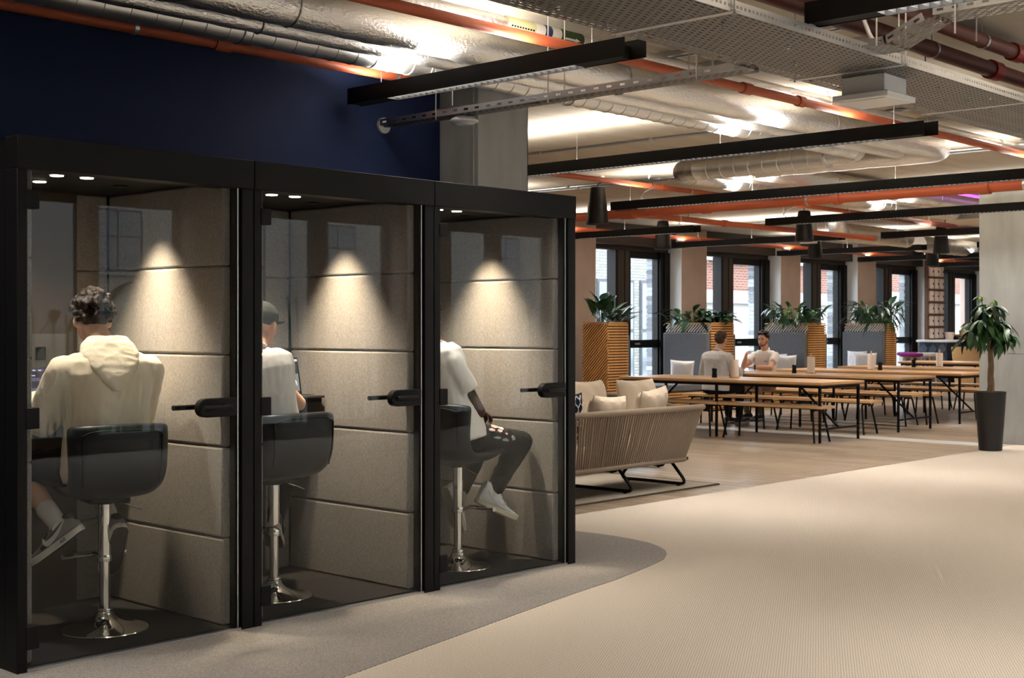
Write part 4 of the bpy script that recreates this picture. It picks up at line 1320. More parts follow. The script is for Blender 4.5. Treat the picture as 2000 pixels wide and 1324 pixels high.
broad = [leaf_mesh('leaf', .29, .14, M['leaf_dark'], .2), leaf_mesh('leaf', .24, .125, M['leaf_dark'], .25), leaf_mesh('leaf', .26, .13, M['leaf'], .12)]
arch = [leaf_mesh('leaf', .34, .12, M['leaf_dark'], .75), leaf_mesh('leaf', .24, .10, M['leaf'], .4), leaf_mesh('leaf', .28, .11, M['leaf_dark'], .6)]
fern = [leaf_mesh('leaf', .20, .065, M['leaf'], .5), leaf_mesh('leaf', .24, .07, M['leaf_dark'], .6), leaf_mesh('leaf', .16, .06, M['leaf_lime'], .4)]
strap = [leaf_mesh('leaf', .36, .07, M['leaf_dark'], .8), leaf_mesh('leaf', .30, .06, M['leaf'], .9), leaf_mesh('leaf', .26, .07, M['leaf_dark'], .4)]
g = 'plants in the window planters'
plant('rubber_plant', 'tall upright rubber plant with glossy oval leaves in the first planter', (16.05, 13.05, 1.46), broad, 26, .10, (.10, .36), (25, 80), g, 3, .8, .8)
plant('rubber_plant', 'lower rubber plant beside the tall one in the first planter', (16.28, 12.95, 1.46), broad, 16, .10, (.04, .18), (10, 60), g, 4)
plant('arching_plant', 'plant with broad arching leaves in the second planter, left part', (18.9, 13.35, 1.46), arch, 60, .30, (.02, .24), (-5, 55), g, 5, .7, 1.2)
plant('arching_plant', 'low leafy plant in the second planter, right part', (19.1, 12.98, 1.46), [arch[1], broad[1], fern[1]], 44, .24, (.0, .16), (0, 55), g, 6, 1.0, .6)
plant('bushy_plant', 'dense bright green bushy plant in the third planter', (22.0, 13.2, 1.46), fern + [broad[1]], 170, .36, (.02, .34), (-20, 60), g, 7, .9, 1.35)
plant('dracaena', 'dense long-leaved dark plant spilling over the farthest planter', (25.0, 13.15, 1.46), strap + broad[:1], 140, .32, (.06, .44), (-30, 60), g, 8, .9, 1.3)

# potted money tree by the column
o = (14.98, 6.42, 0.0)
pt_ = thing('plant_pot', 'tall tapered black floor pot at the foot of the right column', 'plant pot', o)
MB(o).lathe([(.120, .0), (.128, .006), (.172, .655), (.176, .672), (.170, .676), (.160, .67), (.150, .60), (.02, .60)], o, 40).build('vessel', M['pot'], pt_, smooth=True)
MB(o).lathe([(.001, .60), (.151, .60), (.153, .635), (.001, .645)], o, 28).build('soil', M['soil'], pt_)
to = (14.98, 6.42, 0.64)
tr = thing('money_tree', 'braided-trunk tree with palm-shaped leaves in the black pot', 'tree', to)
for s in range(3):
    pts = []
    for k in range(26):
        z = k / 25 * .62
        a = s * 2 * PI / 3 + z * 9
        rr = .020 - .006 * k / 25
        pts.append((math.cos(a) * rr + .01 * math.sin(z * 5), math.sin(a) * rr, z))
    MB().tube(pts, [.024 - .009 * k / 25 for k in range(26)], 8).build('trunk', M['bark'], tr, smooth=True)
lf = [leaf_mesh('leaf', .25, .074, M['leaf'], .55, .3), leaf_mesh('leaf', .21, .066, M['leaf_dark'], .5, .3), leaf_mesh('leaf', .15, .05, M['leaf'], .4, .3)]
lime = leaf_mesh('leaf', .10, .036, M['leaf_lime'], .3, .3)
rnd = random.Random(11)
br = MB()
for k in range(46):
    a = rnd.uniform(0, 2 * PI)
    up = rnd.uniform(-.12, 1.0)
    rr = rnd.uniform(.06, .22) * (1.25 - .55 * max(up, 0))
    base = Vector((0.01, 0, .56 + .14 * max(0, up) * rnd.random()))
    tip = Vector((math.cos(a) * rr, math.sin(a) * rr, 0.66 + up * .38))
    if k > 43:
        tip = Vector((.02 * (k - 44) - .05, .10 * (45 - k) - .05 * (k - 44), 1.13 - .04 * (k - 44)))
    br.tube([base, base.lerp(tip, .5) + Vector((0, 0, .05)), tip], .0045, 4)
    m = 6 if k <= 43 else 5
    for q in range(m):
        b = a + (q - (m - 1) / 2) * 2 * PI / m * .92
        me = rnd.choice(lf) if k <= 43 else lime
        ob = put('leaf', me, tr, loc=tip)
        ob.rotation_euler = Euler((R(rnd.uniform(-50, 0)), R(rnd.uniform(-15, 15)), b - PI / 2), 'XYZ')
        s = rnd.uniform(.75, 1.1)
        ob.scale = (s, s, s)
br.build('branches', M['leaf'], tr)

# ================================================================ FAR CORNER
o = (28.81, 13.7, 1.135)
t = thing('locker_bank', 'narrow bank of pale lockers in walnut frame, standing on the far counter', 'lockers', o)
x0, zz = 28.45, 1.15
MB(o).box(28.42, 29.22, 13.63, 13.71, 1.1355, 3.12).build('carcass', M['lockerframe'], t)
for r_ in range(7):
    z = zz + r_ * .281
    MB(o).box(28.405, 29.23, 13.585, 13.64, z - .016, z + .006).build('shelf_edge', M['lockerframe'], t)
    for c_ in range(3):
        x = x0 + c_ * .255
        d = MB(o).box(x + .02, x + .215, 13.60, 13.632, z + .02, z + .25).build('door', M['locker'], t, bevel=0.004)
        MB(o).box(x + .17, x + .20, 13.588, 13.60, z + .11, z + .155).build('lock', M['black'], d)
o = (29.5, 13.5, 0)
t = thing('counter', 'dark blue tiled counter with white worktop at the far right', 'counter', o)
MB(o).box(28.52, 32.1, 13.22, 13.88, 0, 1.085).build('body', mat('slate_blue_panel', C(46, 54, 72), 0.5), t)
MB(o).box(28.38, 32.15, 13.12, 13.89, 1.085, 1.135).build('worktop', M['white'], t, bevel=0.006)
ti = MB().prism([(-.13, 0), (-.10, -.06), (0, -.10), (.10, -.06), (.13, 0), (0, .12)], 0, .014)
ti = ti.mesh('tile', M['tile'])
for r_ in range(7):
    for c_ in range(2 + (r_ + 1) % 2):
        q = put('tile', ti, t, loc=(28.508 - o[0], 13.33 + c_ * .215 + (r_ % 2) * .107 - o[1], .13 + r_ * .135))
        q.rotation_euler = (R(80), 0, R(-90))
        q.scale = (.82, 1, 1)
o = (29.6, 13.0, 0)
t = thing('plywood_board', 'pale plywood board with three finger holes, leaning on the far counter', 'board', o)
MB(o).add([(28.52, 13.02, 0), (30.7, 13.02, 0), (30.7, 13.0, 0), (28.52, 13.0, 0), (28.52, 13.12, .98), (30.7, 13.12, .98), (30.7, 13.10, .98), (28.52, 13.10, .98)],
          [(0, 1, 2, 3), (7, 6, 5, 4), (0, 4, 5, 1), (1, 5, 6, 2), (2, 6, 7, 3), (3, 7, 4, 0)]).build('sheet', M['ply'], t)
for k in range(3):
    MB(o).lathe([(.001, 0), (.035, 0), (.035, .006), (.001, .006)], (29.45 + k * .2, 13.052, .56), 14, Matrix.Rotation(R(84), 3, 'X')).build('hole_rim', M['black_matt'], t)
o = (29.75, 13.35, 1.136)
t = thing('basket', 'low tan basket of supplies on the far white worktop', 'basket', o)
MB(o).box(29.45, 30.05, 13.22, 13.5, 1.136, 1.26).build('tray', mat('tan_wicker', C(170, 120, 62), 0.8, bump=.5, bscale=60), t, bevel=.01)
for k in range(4):
    MB(o).lathe([(.02, 1.25), (.06, 1.28), (.07, 1.34), (.03, 1.37)], (29.58 + k * .12, 13.35, 0), 12).build('packet', M['paper'] if k % 2 else M['ply'], t, smooth=True)
o = (28.95, 13.36, 1.136)
t = thing('bin', 'small cream bin on the far worktop before the lockers', 'bin', o)
MB(o).lathe([(.08, 1.136), (.11, 1.31), (.10, 1.31), (.07, 1.15)], (28.95, 13.36, 0), 20).build('tub', M['locker'], t, smooth=True)
o = (29.2, 13.34, 1.136)
t = thing('case', 'black rounded case on the far worktop, beside the cream bin', 'case', o)
MB(o).box(29.08, 29.36, 13.24, 13.42, 1.136, 1.225).build('body', M['black'], t, bevel=.03, seg=3)
MB(o).box(29.15, 29.29, 13.235, 13.242, 1.17, 1.19).build('clasp', M['steel'], t)
o = (30.35, 13.4, 1.136)
t = thing('bottle', 'tall wooden-lidded canister at the right end of the far worktop', 'bottle', o)
MB(o).lathe([(.05, 1.136), (.055, 1.15), (.055, 1.40), (.05, 1.41)], (30.35, 13.4, 0), 20).build('body', M['paper'], t, smooth=True)
MB(o).lathe([(.045, 1.411), (.045, 1.46), (.04, 1.47)], (30.35, 13.4, 0), 20).build('lid', M['ply'], t, smooth=True)
stl = thing('stool', 'magenta-topped wooden stool nearest the last planter', 'stool', (26.35, 13.0, 0), 0, 'felt-topped stools by the last window')
MB().lathe([(.01, .80), (.20, .80), (.235, .815), (.24, .85), (.22, .875), (.01, .88)], n=28).build('seat', M['purple'], stl, smooth=True)
MB().lathe([(.01, .78), (.17, .78), (.17, .80), (.01, .80)], n=24).build('seat_plate', M['oak'], stl)
for k in range(4):
    a = k * PI / 2 + .5
    MB().tube([(math.cos(a) * .12, math.sin(a) * .12, .79), (math.cos(a) * .21, math.sin(a) * .21, 0)], [.022, .015], 8).build('leg', M['oak'], stl, smooth=True)
s2 = dup(stl, (27.0, 12.95, 0), .3, 'pale-topped wooden stool between two magenta ones')
for c in s2.children:
    if c.name.startswith('seat') and 'plate' not in c.name:
        c.data = c.data.copy()
        c.data.materials[0] = M['cushion_white']
dup(stl, (27.2, 13.5, 0), .8, 'magenta-topped wooden stool farthest back, against the pale pillar')
# ================================================================ PEOPLE
def V(*a):
    return Vector(a if len(a) > 1 else a[0])


def cap_bm(mb, p0, r0, p1, r1, n=12):
    """tapered capsule"""
    p0, p1 = V(p0), V(p1)
    d = (p1 - p0)
    L = d.length
    d.normalize()
    pts, rr = [], []
    for k in range(5):
        a = PI / 2 * (1 - k / 4.0)
        pts.append(p0 - d * r0 * math.sin(a))
        rr.append(max(.0006, r0 * math.cos(a)))
    for k in range(1, 4):
        pts.append(p0.lerp(p1, k / 4))
        rr.append(r0 + (r1 - r0) * k / 4)
    for k in range(5):
        a = PI / 2 * k / 4
        pts.append(p1 + d * r1 * math.sin(a))
        rr.append(max(.0006, r1 * math.cos(a)))
    mb.tube(pts, rr, n)


def ell_bm(mb, c, axes, n=14):
    """ellipsoid with axis vectors"""
    c = V(c)
    a, b, e = axes
    vs, fs = [], []
    m = 9
    for i in range(m + 1):
        t = PI * i / m
        for j in range(n):
            f = 2 * PI * j / n
            s = max(math.sin(t), 0.02)
            vs.append(c + a * s * math.cos(f) + b * s * math.sin(f) + e * math.cos(t))
    for i in range(m):
        for j in range(n):
            fs.append((i * n + j, i * n + (j + 1) % n, (i + 1) * n + (j + 1) % n, (i + 1) * n + j))
    fs.append(tuple(range(n)))
    fs.append(tuple(range(m * n + n - 1, m * n - 1, -1)))
    mb.add(vs, fs)


def loft_bm(mb, secs, n=20):
    vs, fs = [], []
    for c, u, v in secs:
        for j in range(n):
            a = 2 * PI * j / n
            ca, sa = math.cos(a), math.sin(a)
            e = 0.8
            vs.append(V(c) + u * math.copysign(abs(ca) ** e, ca) + v * math.copysign(abs(sa) ** e, sa))
    for i in range(len(secs) - 1):
        for j in range(n):
            fs.append((i * n + j, i * n + (j + 1) % n, (i + 1) * n + (j + 1) % n, (i + 1) * n + j))
    fs.append(tuple(range(n - 1, -1, -1)))
    fs.append(tuple(range((len(secs) - 1) * n, len(secs) * n)))
    mb.add(vs, fs)


def blob(mb, name, m, parent, vox=0.008, it=6, folds=0.0, fscale=9.0, cut=None, stretch=(1, 1, 1)):
    """merges the shapes in mb into one continuous smooth surface"""
    me = bpy.data.meshes.new(name)
    me.from_pydata(mb.v, [], mb.f)
    bm = bmesh.new()
    bm.from_mesh(me)
    bmesh.ops.recalc_face_normals(bm, faces=bm.faces)
    bm.to_mesh(me)
    bm.free()
    o = bpy.data.objects.new(name, me)
    COL.objects.link(o)
    r = o.modifiers.new('r', 'REMESH')
    r.mode, r.voxel_size = 'VOXEL', vox
    s = o.modifiers.new('s', 'SMOOTH')
    s.factor, s.iterations = 0.5, it
    dg = bpy.context.evaluated_depsgraph_get()
    new = bpy.data.meshes.new_from_object(o.evaluated_get(dg))
    bpy.data.objects.remove(o)
    new.name = name
    if folds:
        bm = bmesh.new()
        bm.from_mesh(new)
        bm.normal_update()
        for v in bm.verts:
            q = V(v.co.x * stretch[0], v.co.y * stretch[1], v.co.z * stretch[2]) * fscale
            k = noise.noise(q) + .5 * noise.noise(q * 2.1)
            k = -abs(k) + .25
            v.co += v.normal * k * folds
        bm.to_mesh(new)
        bm.free()
    new.materials.clear()
    new.materials.append(m)
    for p in new.polygons:
        p.use_smooth = True
    o = put(name, new, parent)
    return o


def frame(fwd, up=(0, 0, 1)):
    f = V(fwd).normalized()
    r = f.cross(V(up)).normalized()
    u = r.cross(f).normalized()
    return f, r, u


def shoe(parent, ankle, toe_dir, up, side, style, label=None):
    """shoe with its sole, collar, laces and side mark; ankle = joint, about 9 cm above the sole"""
    f, r, u = frame(toe_dir, up)
    A = V(ankle) - u * 0.092
    T = lambda x, y, z: A + r * x + f * y + u * z
    hi = style['high']
    secs = [(-.078, .026, .075 + hi), (-.070, .034, .092 + hi), (-.045, .038, .098 + hi), (.0, .039, .098 + hi), (.03, .041, .094 + hi * .8), (.06, .043, .080 + hi * .2), (.10, .046, .064), (.14, .048, .052), (.175, .045, .047), (.20, .036, .042), (.215, .018, .036)]
    mb = MB(parent.location)
    loft = []
    for y, w_, h in secs:
        c = T(0, y, (h + .018) / 2)
        loft.append((c, r * w_, u * (h - .018) / 2))
    loft_bm(mb, loft, 18)
    up_ = mb.build('shoe', style['upper'], parent, smooth=True)
    for p in up_.data.polygons:
        p.use_smooth = True
    if label:
        up_['label'] = label
    # sole
    out = [(-.082, 0), (-.078, .026), (-.06, .038), (-.02, .041), (.04, .043), (.10, .050), (.15, .052), (.185, .047), (.21, .034), (.222, .012)]
    poly = [(w_, y) for y, w_ in out] + [(-w_, y) for y, w_ in reversed(out)]
    vs = [T(x, y, -.002 + (max(0, y - .14) ** 2) * 2.2) for x, y in poly] + [T(x * .985, y, .028 + (max(0, y - .14) ** 2) * 2.2) for x, y in poly]
    n = len(poly)
    MB(parent.location).add(vs, [tuple(range(n - 1, -1, -1)), tuple(range(n, 2 * n))] + [(i, (i + 1) % n, (i + 1) % n + n, i + n) for i in range(n)]).build('sole', style['sole'], up_, bevel=.004)
    poly2 = [T(x * .93, y * .97, -.0045 + (max(0, y - .14) ** 2) * 2.2) for x, y in poly]
    MB(parent.location).add(poly2 + [q + u * .003 for q in poly2], [tuple(range(n - 1, -1, -1)), tuple(range(n, 2 * n))] + [(i, (i + 1) % n, (i + 1) % n + n, i + n) for i in range(n)]).build('outsole', style['tread'], up_)
    # dark heel tab, toe overlay and collar
    if style.get('panel'):
        hb = MB(parent.location)
        loft_bm(hb, [(T(0, -.083, .075 + hi), r * .020, u * .024), (T(0, -.070, .085 + hi), r * .0365, u * .020), (T(0, -.045, .093 + hi), r * .0395, u * .013)], 14)
        hb.build('heel_tab', style['panel'], up_, smooth=True)
        pb = MB(parent.location)
        loft_bm(pb, [(T(0, .035, .052), r * .0435, u * .022), (T(0, .07, .046), r * .0460, u * .020), (T(0, .115, .040), r * .0488, u * .016)], 14)
        pb.build('vamp_panel', style['panel'], up_, smooth=True)
    lb = MB(parent.location)
    for k in range(5):
        y = .045 + k * .018
        z = .090 + hi * .35 * (1 - k / 4) - k * .0085
        lb.tube([T(-.022, y, z - .004), T(0, y + .003, z + .004), T(.022, y, z - .004)], .0032, 6)
    lb.build('laces', style['lace'], up_, smooth=True)
    # side mark: a tapering tick
    for s in (-1, 1):
        bot, top = [], []
        for k in range(13):
            t = k / 12
            y = .085 - .135 * t
            zc = .044 + .044 * t * t + .012 * (1 - t) ** 3 * 0
            th = .0125 * (1 - t) ** .75 + .0008
            if k == 0:
                zc += .004
            bot.append((y, zc - th))
            top.append((y, zc + th * .9))
        hook = [(.088, .058), (.078, .072)]
        pl = bot[::-1] + [(.092, .047), (.090, .062), (.080, .074), (.079, .064)] + top[1:]

        def wid(y):
            for (y0, w0, _), (y1, w1, _) in zip(secs, secs[1:]):
                if y0 <= y <= y1:
                    return w0 + (w1 - w0) * (y - y0) / (y1 - y0)
            return .04
        a = [T(s * (wid(y) + .004), y, z) for y, z in pl]
        b = [T(s * (wid(y) - .008), y, z) for y, z in pl]
        n = len(pl)
        fs = [tuple(range(n)), tuple(range(2 * n - 1, n - 1, -1))] + [(i, i + n, (i + 1) % n + n, (i + 1) % n) for i in range(n)]
        bm_ = MB(parent.location).add(a + b, fs)
        o = bm_.build('side_mark', style['mark'], up_)
        tr_ = o.modifiers.new('t', 'TRIANGULATE')
    return up_, T


def finger(mb, base, d, nrm, L, r, curl):
    """three bones bending towards nrm"""
    p = V(base)
    d = V(d).normalized()
    ax = d.cross(V(nrm)).normalized()
    for k, (s, c) in enumerate(((.45, curl * .6), (.32, curl), (.23, curl * .8))):
        d = Matrix.Rotation(c, 3, ax) @ d
        q = p + d * L * s
        cap_bm(mb, p, r * (1 - .10 * k), q, r * (.92 - .10 * k), 8)
        p = q


def hand(mb, wrist, d, nrm, side, curl=.45):
    """palm, four unequal fingers and a thumb leaving the side of the palm; nrm = palm direction"""
    d = V(d).normalized()
    nrm = V(nrm).normalized()
    s = d.cross(nrm).normalized() * side      # towards the little finger
    w_ = V(wrist)
    loft_bm(mb, [(w_, s * .026, nrm * .019), (w_ + d * .03, s * .034, nrm * .018), (w_ + d * .07, s * .041, nrm * .016), (w_ + d * .095, s * .040, nrm * .012)], 12)
    for k, (L, off) in enumerate(((.072, -.030), (.082, -.010), (.076, .011), (.060, .030))):
        finger(mb, w_ + d * (.088 - .004 * (k == 3)) + s * off, d + s * off * .9, nrm, L, .0088 - .0006 * (k == 3), curl * (1 + .08 * k))
    tb_ = w_ + d * .028 - s * .030
    td = (d * .75 - s * .72 + nrm * .25).normalized()
    cap_bm(mb, tb_, .0135, tb_ + td * .042, .0105, 8)
    q = tb_ + td * .042
    td2 = (d * .95 - s * .25 + nrm * .3).normalized()
    cap_bm(mb, q, .0102, q + td2 * .030, .0085, 8)


def head(mb, H, f, r, u):
    """skull, jaw, nose, brows, ears, lips; H = centre of the head"""
    H = V(H)
    ell_bm(mb, H + u * .030 - f * .012, (r * .074, f * .096, u * .085), 18)
    ell_bm(mb, H - u * .030 + f * .030, (r * .058, f * .060, u * .082), 16)
    ell_bm(mb, H - u * .078 + f * .052, (r * .036, f * .034, u * .030), 12)
    for s in (-1, 1):
        ell_bm(mb, H - u * .028 + f * .058 + r * s * .036, (r * .022, f * .022, u * .022), 10)
        cap_bm(mb, H + u * .020 + f * .078 + r * s * .014, .011, H + u * .018 + f * .066 + r * s * .046, .009, 8)
        ell_bm(mb, H - u * .010 - f * .006 + r * s * .078, ((r * .9 * s - f * .35).normalized() * .010, (f * .9 + r * .35 * s).normalized() * .019, u * .032), 10)
        cap_bm(mb, H - u * .060 + f * .02 + r * s * .045, .020, H - u * .015 - f * .01 + r * s * .060, .018, 8)
    cap_bm(mb, H + u * .012 + f * .086, .008, H - u * .028 + f * .106, .0125, 10)
    for s in (-1, 1):
        ell_bm(mb, H - u * .031 + f * .094 + r * s * .012, (r * .008, f * .009, u * .007), 8)
    cap_bm(mb, H - u * .058 + f * .087 - r * .018, .0065, H - u * .058 + f * .087 + r * .018, .0065, 8)
    cap_bm(mb, H - u * .068 + f * .085 - r * .014, .007, H - u * .068 + f * .085 + r * .014, .007, 8)


def hair(parent, H, f, r, u, m, style, seed=2):
    rnd = random.Random(seed)
    mb = MB(parent.location)
    c = V(H) + u * .032 - f * .014
    curl = style == 'curly'
    ell_bm(mb, V(H) + u * .047 - f * .018, (r * .079, f * .088, u * .074), 16)
    ell_bm(mb, V(H) + u * .005 - f * .045, (r * .068, f * .062, u * .066), 14)
    for i in range(520 if curl else 200):
        a = rnd.uniform(0, 2 * PI)
        z = rnd.uniform(-.75, 1)
        s = math.sqrt(max(0, 1 - z * z))
        d = V(s * math.cos(a), s * math.sin(a), z)     # x right, y forward, z up
        if d.y > .25 and d.z < .45 + .25 * d.y:
            continue
        if d.y > -.15 and d.z < .05:
            continue
        if d.z < -.55:
            continue
        q = c + r * d.x * .076 + f * d.y * .099 + u * d.z * .088
        n = (r * d.x + f * d.y + u * d.z)
        if curl:
            rr = rnd.uniform(.010, .017) * (1.0 if d.z > -.2 else .75)
            ell_bm(mb, q + n * rnd.uniform(.004, .022), (r * rr, f * rr, u * rr), 8)
        else:
            top = max(0, d.z)
            rr = .012 + .008 * top
            lift = .002 + (.016 * top * (1 + .8 * max(0, d.y)) if style == 'quiff' else .010 * top)
            ell_bm(mb, q + n * lift, (r * rr, f * rr * 1.5, u * rr), 8)
    return blob(mb, 'hair', m, parent, .005, 1 if curl else 3, .004 if curl else .002, 60 if curl else 45)


SKIN = mat('fair_skin', C(208, 170, 150), 0.55, spec=0.35, bump=0.05, bscale=200)
SKIN_TAN = mat('light_tan_skin', C(204, 158, 134), 0.55, spec=0.35, bump=0.05, bscale=200)
SKIN_DARK = mat('deep_brown_skin', C(74, 44, 32), 0.5, spec=0.4, bump=0.05, bscale=200)
CREAM = mat('cream_fleece', C(230, 217, 194), 0.95, spec=0.1, bump=0.12, bscale=120, sheen=0.2)
WTEE = mat('white_cotton', C(226, 222, 218), 0.9, spec=0.1, bump=0.08, bscale=90)
GSWEAT = mat('pale_grey_fleece', C(198, 198, 198), 0.95, spec=0.1, bump=0.1, bscale=110, sheen=0.2)
BLACKC = mat('black_cotton', C(22, 22, 24), 0.9, spec=0.15, bump=0.1, bscale=90)
JEANS = mat('black_denim', C(26, 25, 26), 0.85, spec=0.2, bump=0.15, bscale=160)
GREYC = mat('grey_shorts_cotton', C(150, 142, 138), 0.9, spec=0.1, bump=0.1, bscale=90)
ROSE = mat('dusty_rose_cotton', C(166, 138, 132), 0.9, spec=0.1, bump=0.1, bscale=90)
HAIR_B = mat('dark_brown_hair', C(34, 24, 19), 0.6, spec=0.25, bump=0.3, bscale=90, stretch=(1, 1, .3))
HAIR_L = mat('brown_hair', C(72, 50, 34), 0.55, spec=0.35, bump=0.5, bscale=110, stretch=(1, 1, .3))
SOCKW = mat('white_ribbed_sock', C(214, 214, 214), 0.95, bump=0.4, bscale=90, stretch=(3, 3, .2))
SOCKB = mat('olive_sock', C(96, 84, 62), 0.95)
EYE = mat('eye_dark', C(30, 24, 22), 0.2)
EYEW = mat('eye_white', C(160, 148, 142), 0.3)
BEARD = mat('stubble_beard', C(122, 86, 68), 0.8, bump=0.4, bscale=200)
DARKP = mat('black_suede', C(28, 26, 26), 0.8)
GREYP = mat('mid_grey_suede', C(112, 112, 112), 0.85, bump=.1, bscale=200)
OFFW = mat('off_white_rubber', C(206, 202, 196), 0.6)
TREAD = mat('black_rubber', C(34, 31, 30), 0.75)
SH_GREY = dict(upper=GREYP, sole=OFFW, tread=TREAD, lace=DARKP, mark=OFFW, panel=DARKP, high=0.0)
WLEA = mat('white_leather', C(226, 228, 232), 0.5)
CREAMR = mat('cream_rubber', C(206, 198, 180), 0.6)
GREYL = mat('pale_grey_leather', C(208, 210, 214), 0.5)
SH_WHITE = dict(upper=WLEA, sole=CREAMR, tread=mat('tan_rubber', C(176, 166, 146), .7), lace=WLEA, mark=GREYL, panel=None, high=0.045)
SH_BLACK = dict(upper=DARKP, sole=mat('grey_rubber', C(140, 138, 136), .6), tread=TREAD, lace=DARKP, mark=DARKP, panel=None, high=0.0)
SH_DGREY = dict(upper=mat('dark_grey_knit', C(60, 58, 58), .8), sole=mat('taupe_rubber', C(150, 140, 130), .6), tread=TREAD, lace=DARKP, mark=DARKP, panel=None, high=0.0)


def person(label, loc, J, head_f, skin, hair_m, hair_s, top, top_m, sleeve, bottom, bottom_m, shoes, toes, hands, seed=1, sock=None, shoe_up=None, trouser_end=.96):
    t = thing('person', label, 'person', loc)
    O = t.location
    J = {k: V(v) for k, v in J.items()}
    P, N = J['P'], J['N']
    s = (N - P).normalized()
    r = (J['shR'] - J['shL'])
    r = (r - s * r.dot(s)).normalized()
    f = s.cross(r)
    L = (N - P).length
    hf, hr, hu = frame(head_f)
    H = J['H']

    def torso(mb, g, lo=-.16, hi_=1.0, drape=0.0):
        rows = [(-.20, .150, .105, -.00), (-.10, .168, .118, -.005), (.05, .165, .120, .0), (.22, .152, .112, .008), (.42, .152, .112, .004), (.60, .168, .118, -.008), (.76, .182, .118, -.014), (.88, .178, .100, -.012), (.96, .120, .072, -.006), (1.01, .072, .058, .0)]
        sc = []
        for k, a, b, c in rows:
            if k < lo or k > hi_:
                continue
            e = g + (drape * (1 - k) if k < .6 else 0)
            sc.append((P + s * L * k + f * c, r * (a + e), f * (b + e)))
        loft_bm(mb, sc, 24)
    # --- body: one continuous surface
    mb = MB(O)
    torso(mb, -.012)
    nb = H - hu * .055 - hf * .020
    cap_bm(mb, N - s * .03, .064, nb, .055, 14)
    head(mb, H, hf, hr, hu)
    for q in 'LR':
        sg = 1 if q == 'R' else -1
        sh, el, wr = J['sh' + q], J['el' + q], J['wr' + q]
        cap_bm(mb, sh - r * sg * .03, .055, el, .040)
        ell_bm(mb, sh - s * .01, (r * .058, f * .056, s * .060), 12)
        cap_bm(mb, el, .040, el.lerp(wr, .35), .041)
        cap_bm(mb, el.lerp(wr, .3), .041, wr, .027)
        hd, hn, cu = hands[q]
        hand(mb, wr, hd, hn, 1 if q == 'L' else -1, cu)
        hp_, kn, an = J['hip' + q], J['kn' + q], J['an' + q]
        cap_bm(mb, hp_, .082, kn, .054)
        ell_bm(mb, kn, (r * .052, f * .054, s * .054), 12)
        back = ((hp_ - kn).normalized() + (an - kn).normalized() * .2) * .012
        cap_bm(mb, kn, .052, kn.lerp(an, .35) + back, .055)
        cap_bm(mb, kn.lerp(an, .32) + back, .055, an, .035)
        td = V(toes[q]).normalized()
        sole_up = V((shoe_up or {}).get(q, J['kn' + q] - an))
        cap_bm(mb, an, .034, an + td * .105 - frame(td, sole_up)[2] * .064, .020)
    blob(mb, 'body', skin, t, .0065, 3)
    # eyes, brows
    for sg in (-1, 1):
        e = MB(O)
        ell_bm(e, H + hu * .006 + hf * .080 + hr * sg * .031, (hr * .013, hf * .011, hu * .0085), 10)
        eo = e.build('eye', EYEW, t, smooth=True)
        e = MB(O)
        ell_bm(e, H + hu * .006 + hf * .0875 + hr * sg * .031, (hr * .0058, hf * .005, hu * .0060), 10)
        e.build('iris', EYE, eo, smooth=True)
        e = MB(O)
        e.tube([H + hu * .025 + hf * .089 + hr * sg * .014, H + hu * .031 + hf * .084 + hr * sg * .032, H + hu * .024 + hf * .068 + hr * sg * .050], [.004, .005, .003], 6)
        e.build('eyebrow', hair_m, t, smooth=True)
    if hair_s:
        hair(t, H, hf, hr, hu, hair_m, hair_s, seed)
    # --- top
    mb = MB(O)
    g = {'hoodie': .030, 'sweat': .024, 'tee': .014}[top]
    torso(mb, g, -.16 if top != 'hoodie' else -.20, .97, .012)
    # hem drapes over the hips
    for k in (-.24,):
        pass
    for q in 'LR':
        sg = 1 if q == 'R' else -1
        sh, el, wr = J['sh' + q], J['el' + q], J['wr' + q]
        cap_bm(mb, N - s * .065 + r * sg * .05, .056 + g * .5, sh - s * .012, .054 + g * .55)
        if sleeve == 'short':
            e = sh.lerp(el, .62)
            cap_bm(mb, sh, .060 + g * .4, sh.lerp(el, .3), .057 + g * .4)
            loft_bm(mb, [(sh.lerp(el, x), (el - sh).cross(f).normalized() * ra, (el - sh).cross((el - sh).cross(f)).normalized() * ra) for x, ra in ((.1, .062), (.3, .064), (.54, .064), (.58, .060))], 16)
        else:
            cap_bm(mb, sh, .060 + g * .7, el, .054 + g * .8)
            cap_bm(mb, el, .052 + g * .7, el.lerp(wr, .80), .043 + g * .5)
            cap_bm(mb, el.lerp(wr, .78), .042 + g * .5, el.lerp(wr, .93), .034 + g * .2)
    shirt = blob(mb, {'hoodie': 'hoodie', 'sweat': 'sweatshirt', 'tee': 't_shirt'}[top], top_m, t, .008, 7, .007 if top != 'tee' else .006, 9.0, stretch=(1.6, 1.6, .8))
    nc = MB(O)
    ring = []
    for k in range(20):
        a = 2 * PI * k / 20
        ring.append(N + s * (-.004 - .026 * math.sin(a)) + r * math.cos(a) * .063 + f * math.sin(a) * .060)
    nc.tube(ring, (.010 if top != 'hoodie' else .02), 8, closed=True)
    nc.build('neckline', top_m, shirt, smooth=True)
    # --- bottoms
    mb = MB(O)
    torso(mb, .012, -.21, .1)
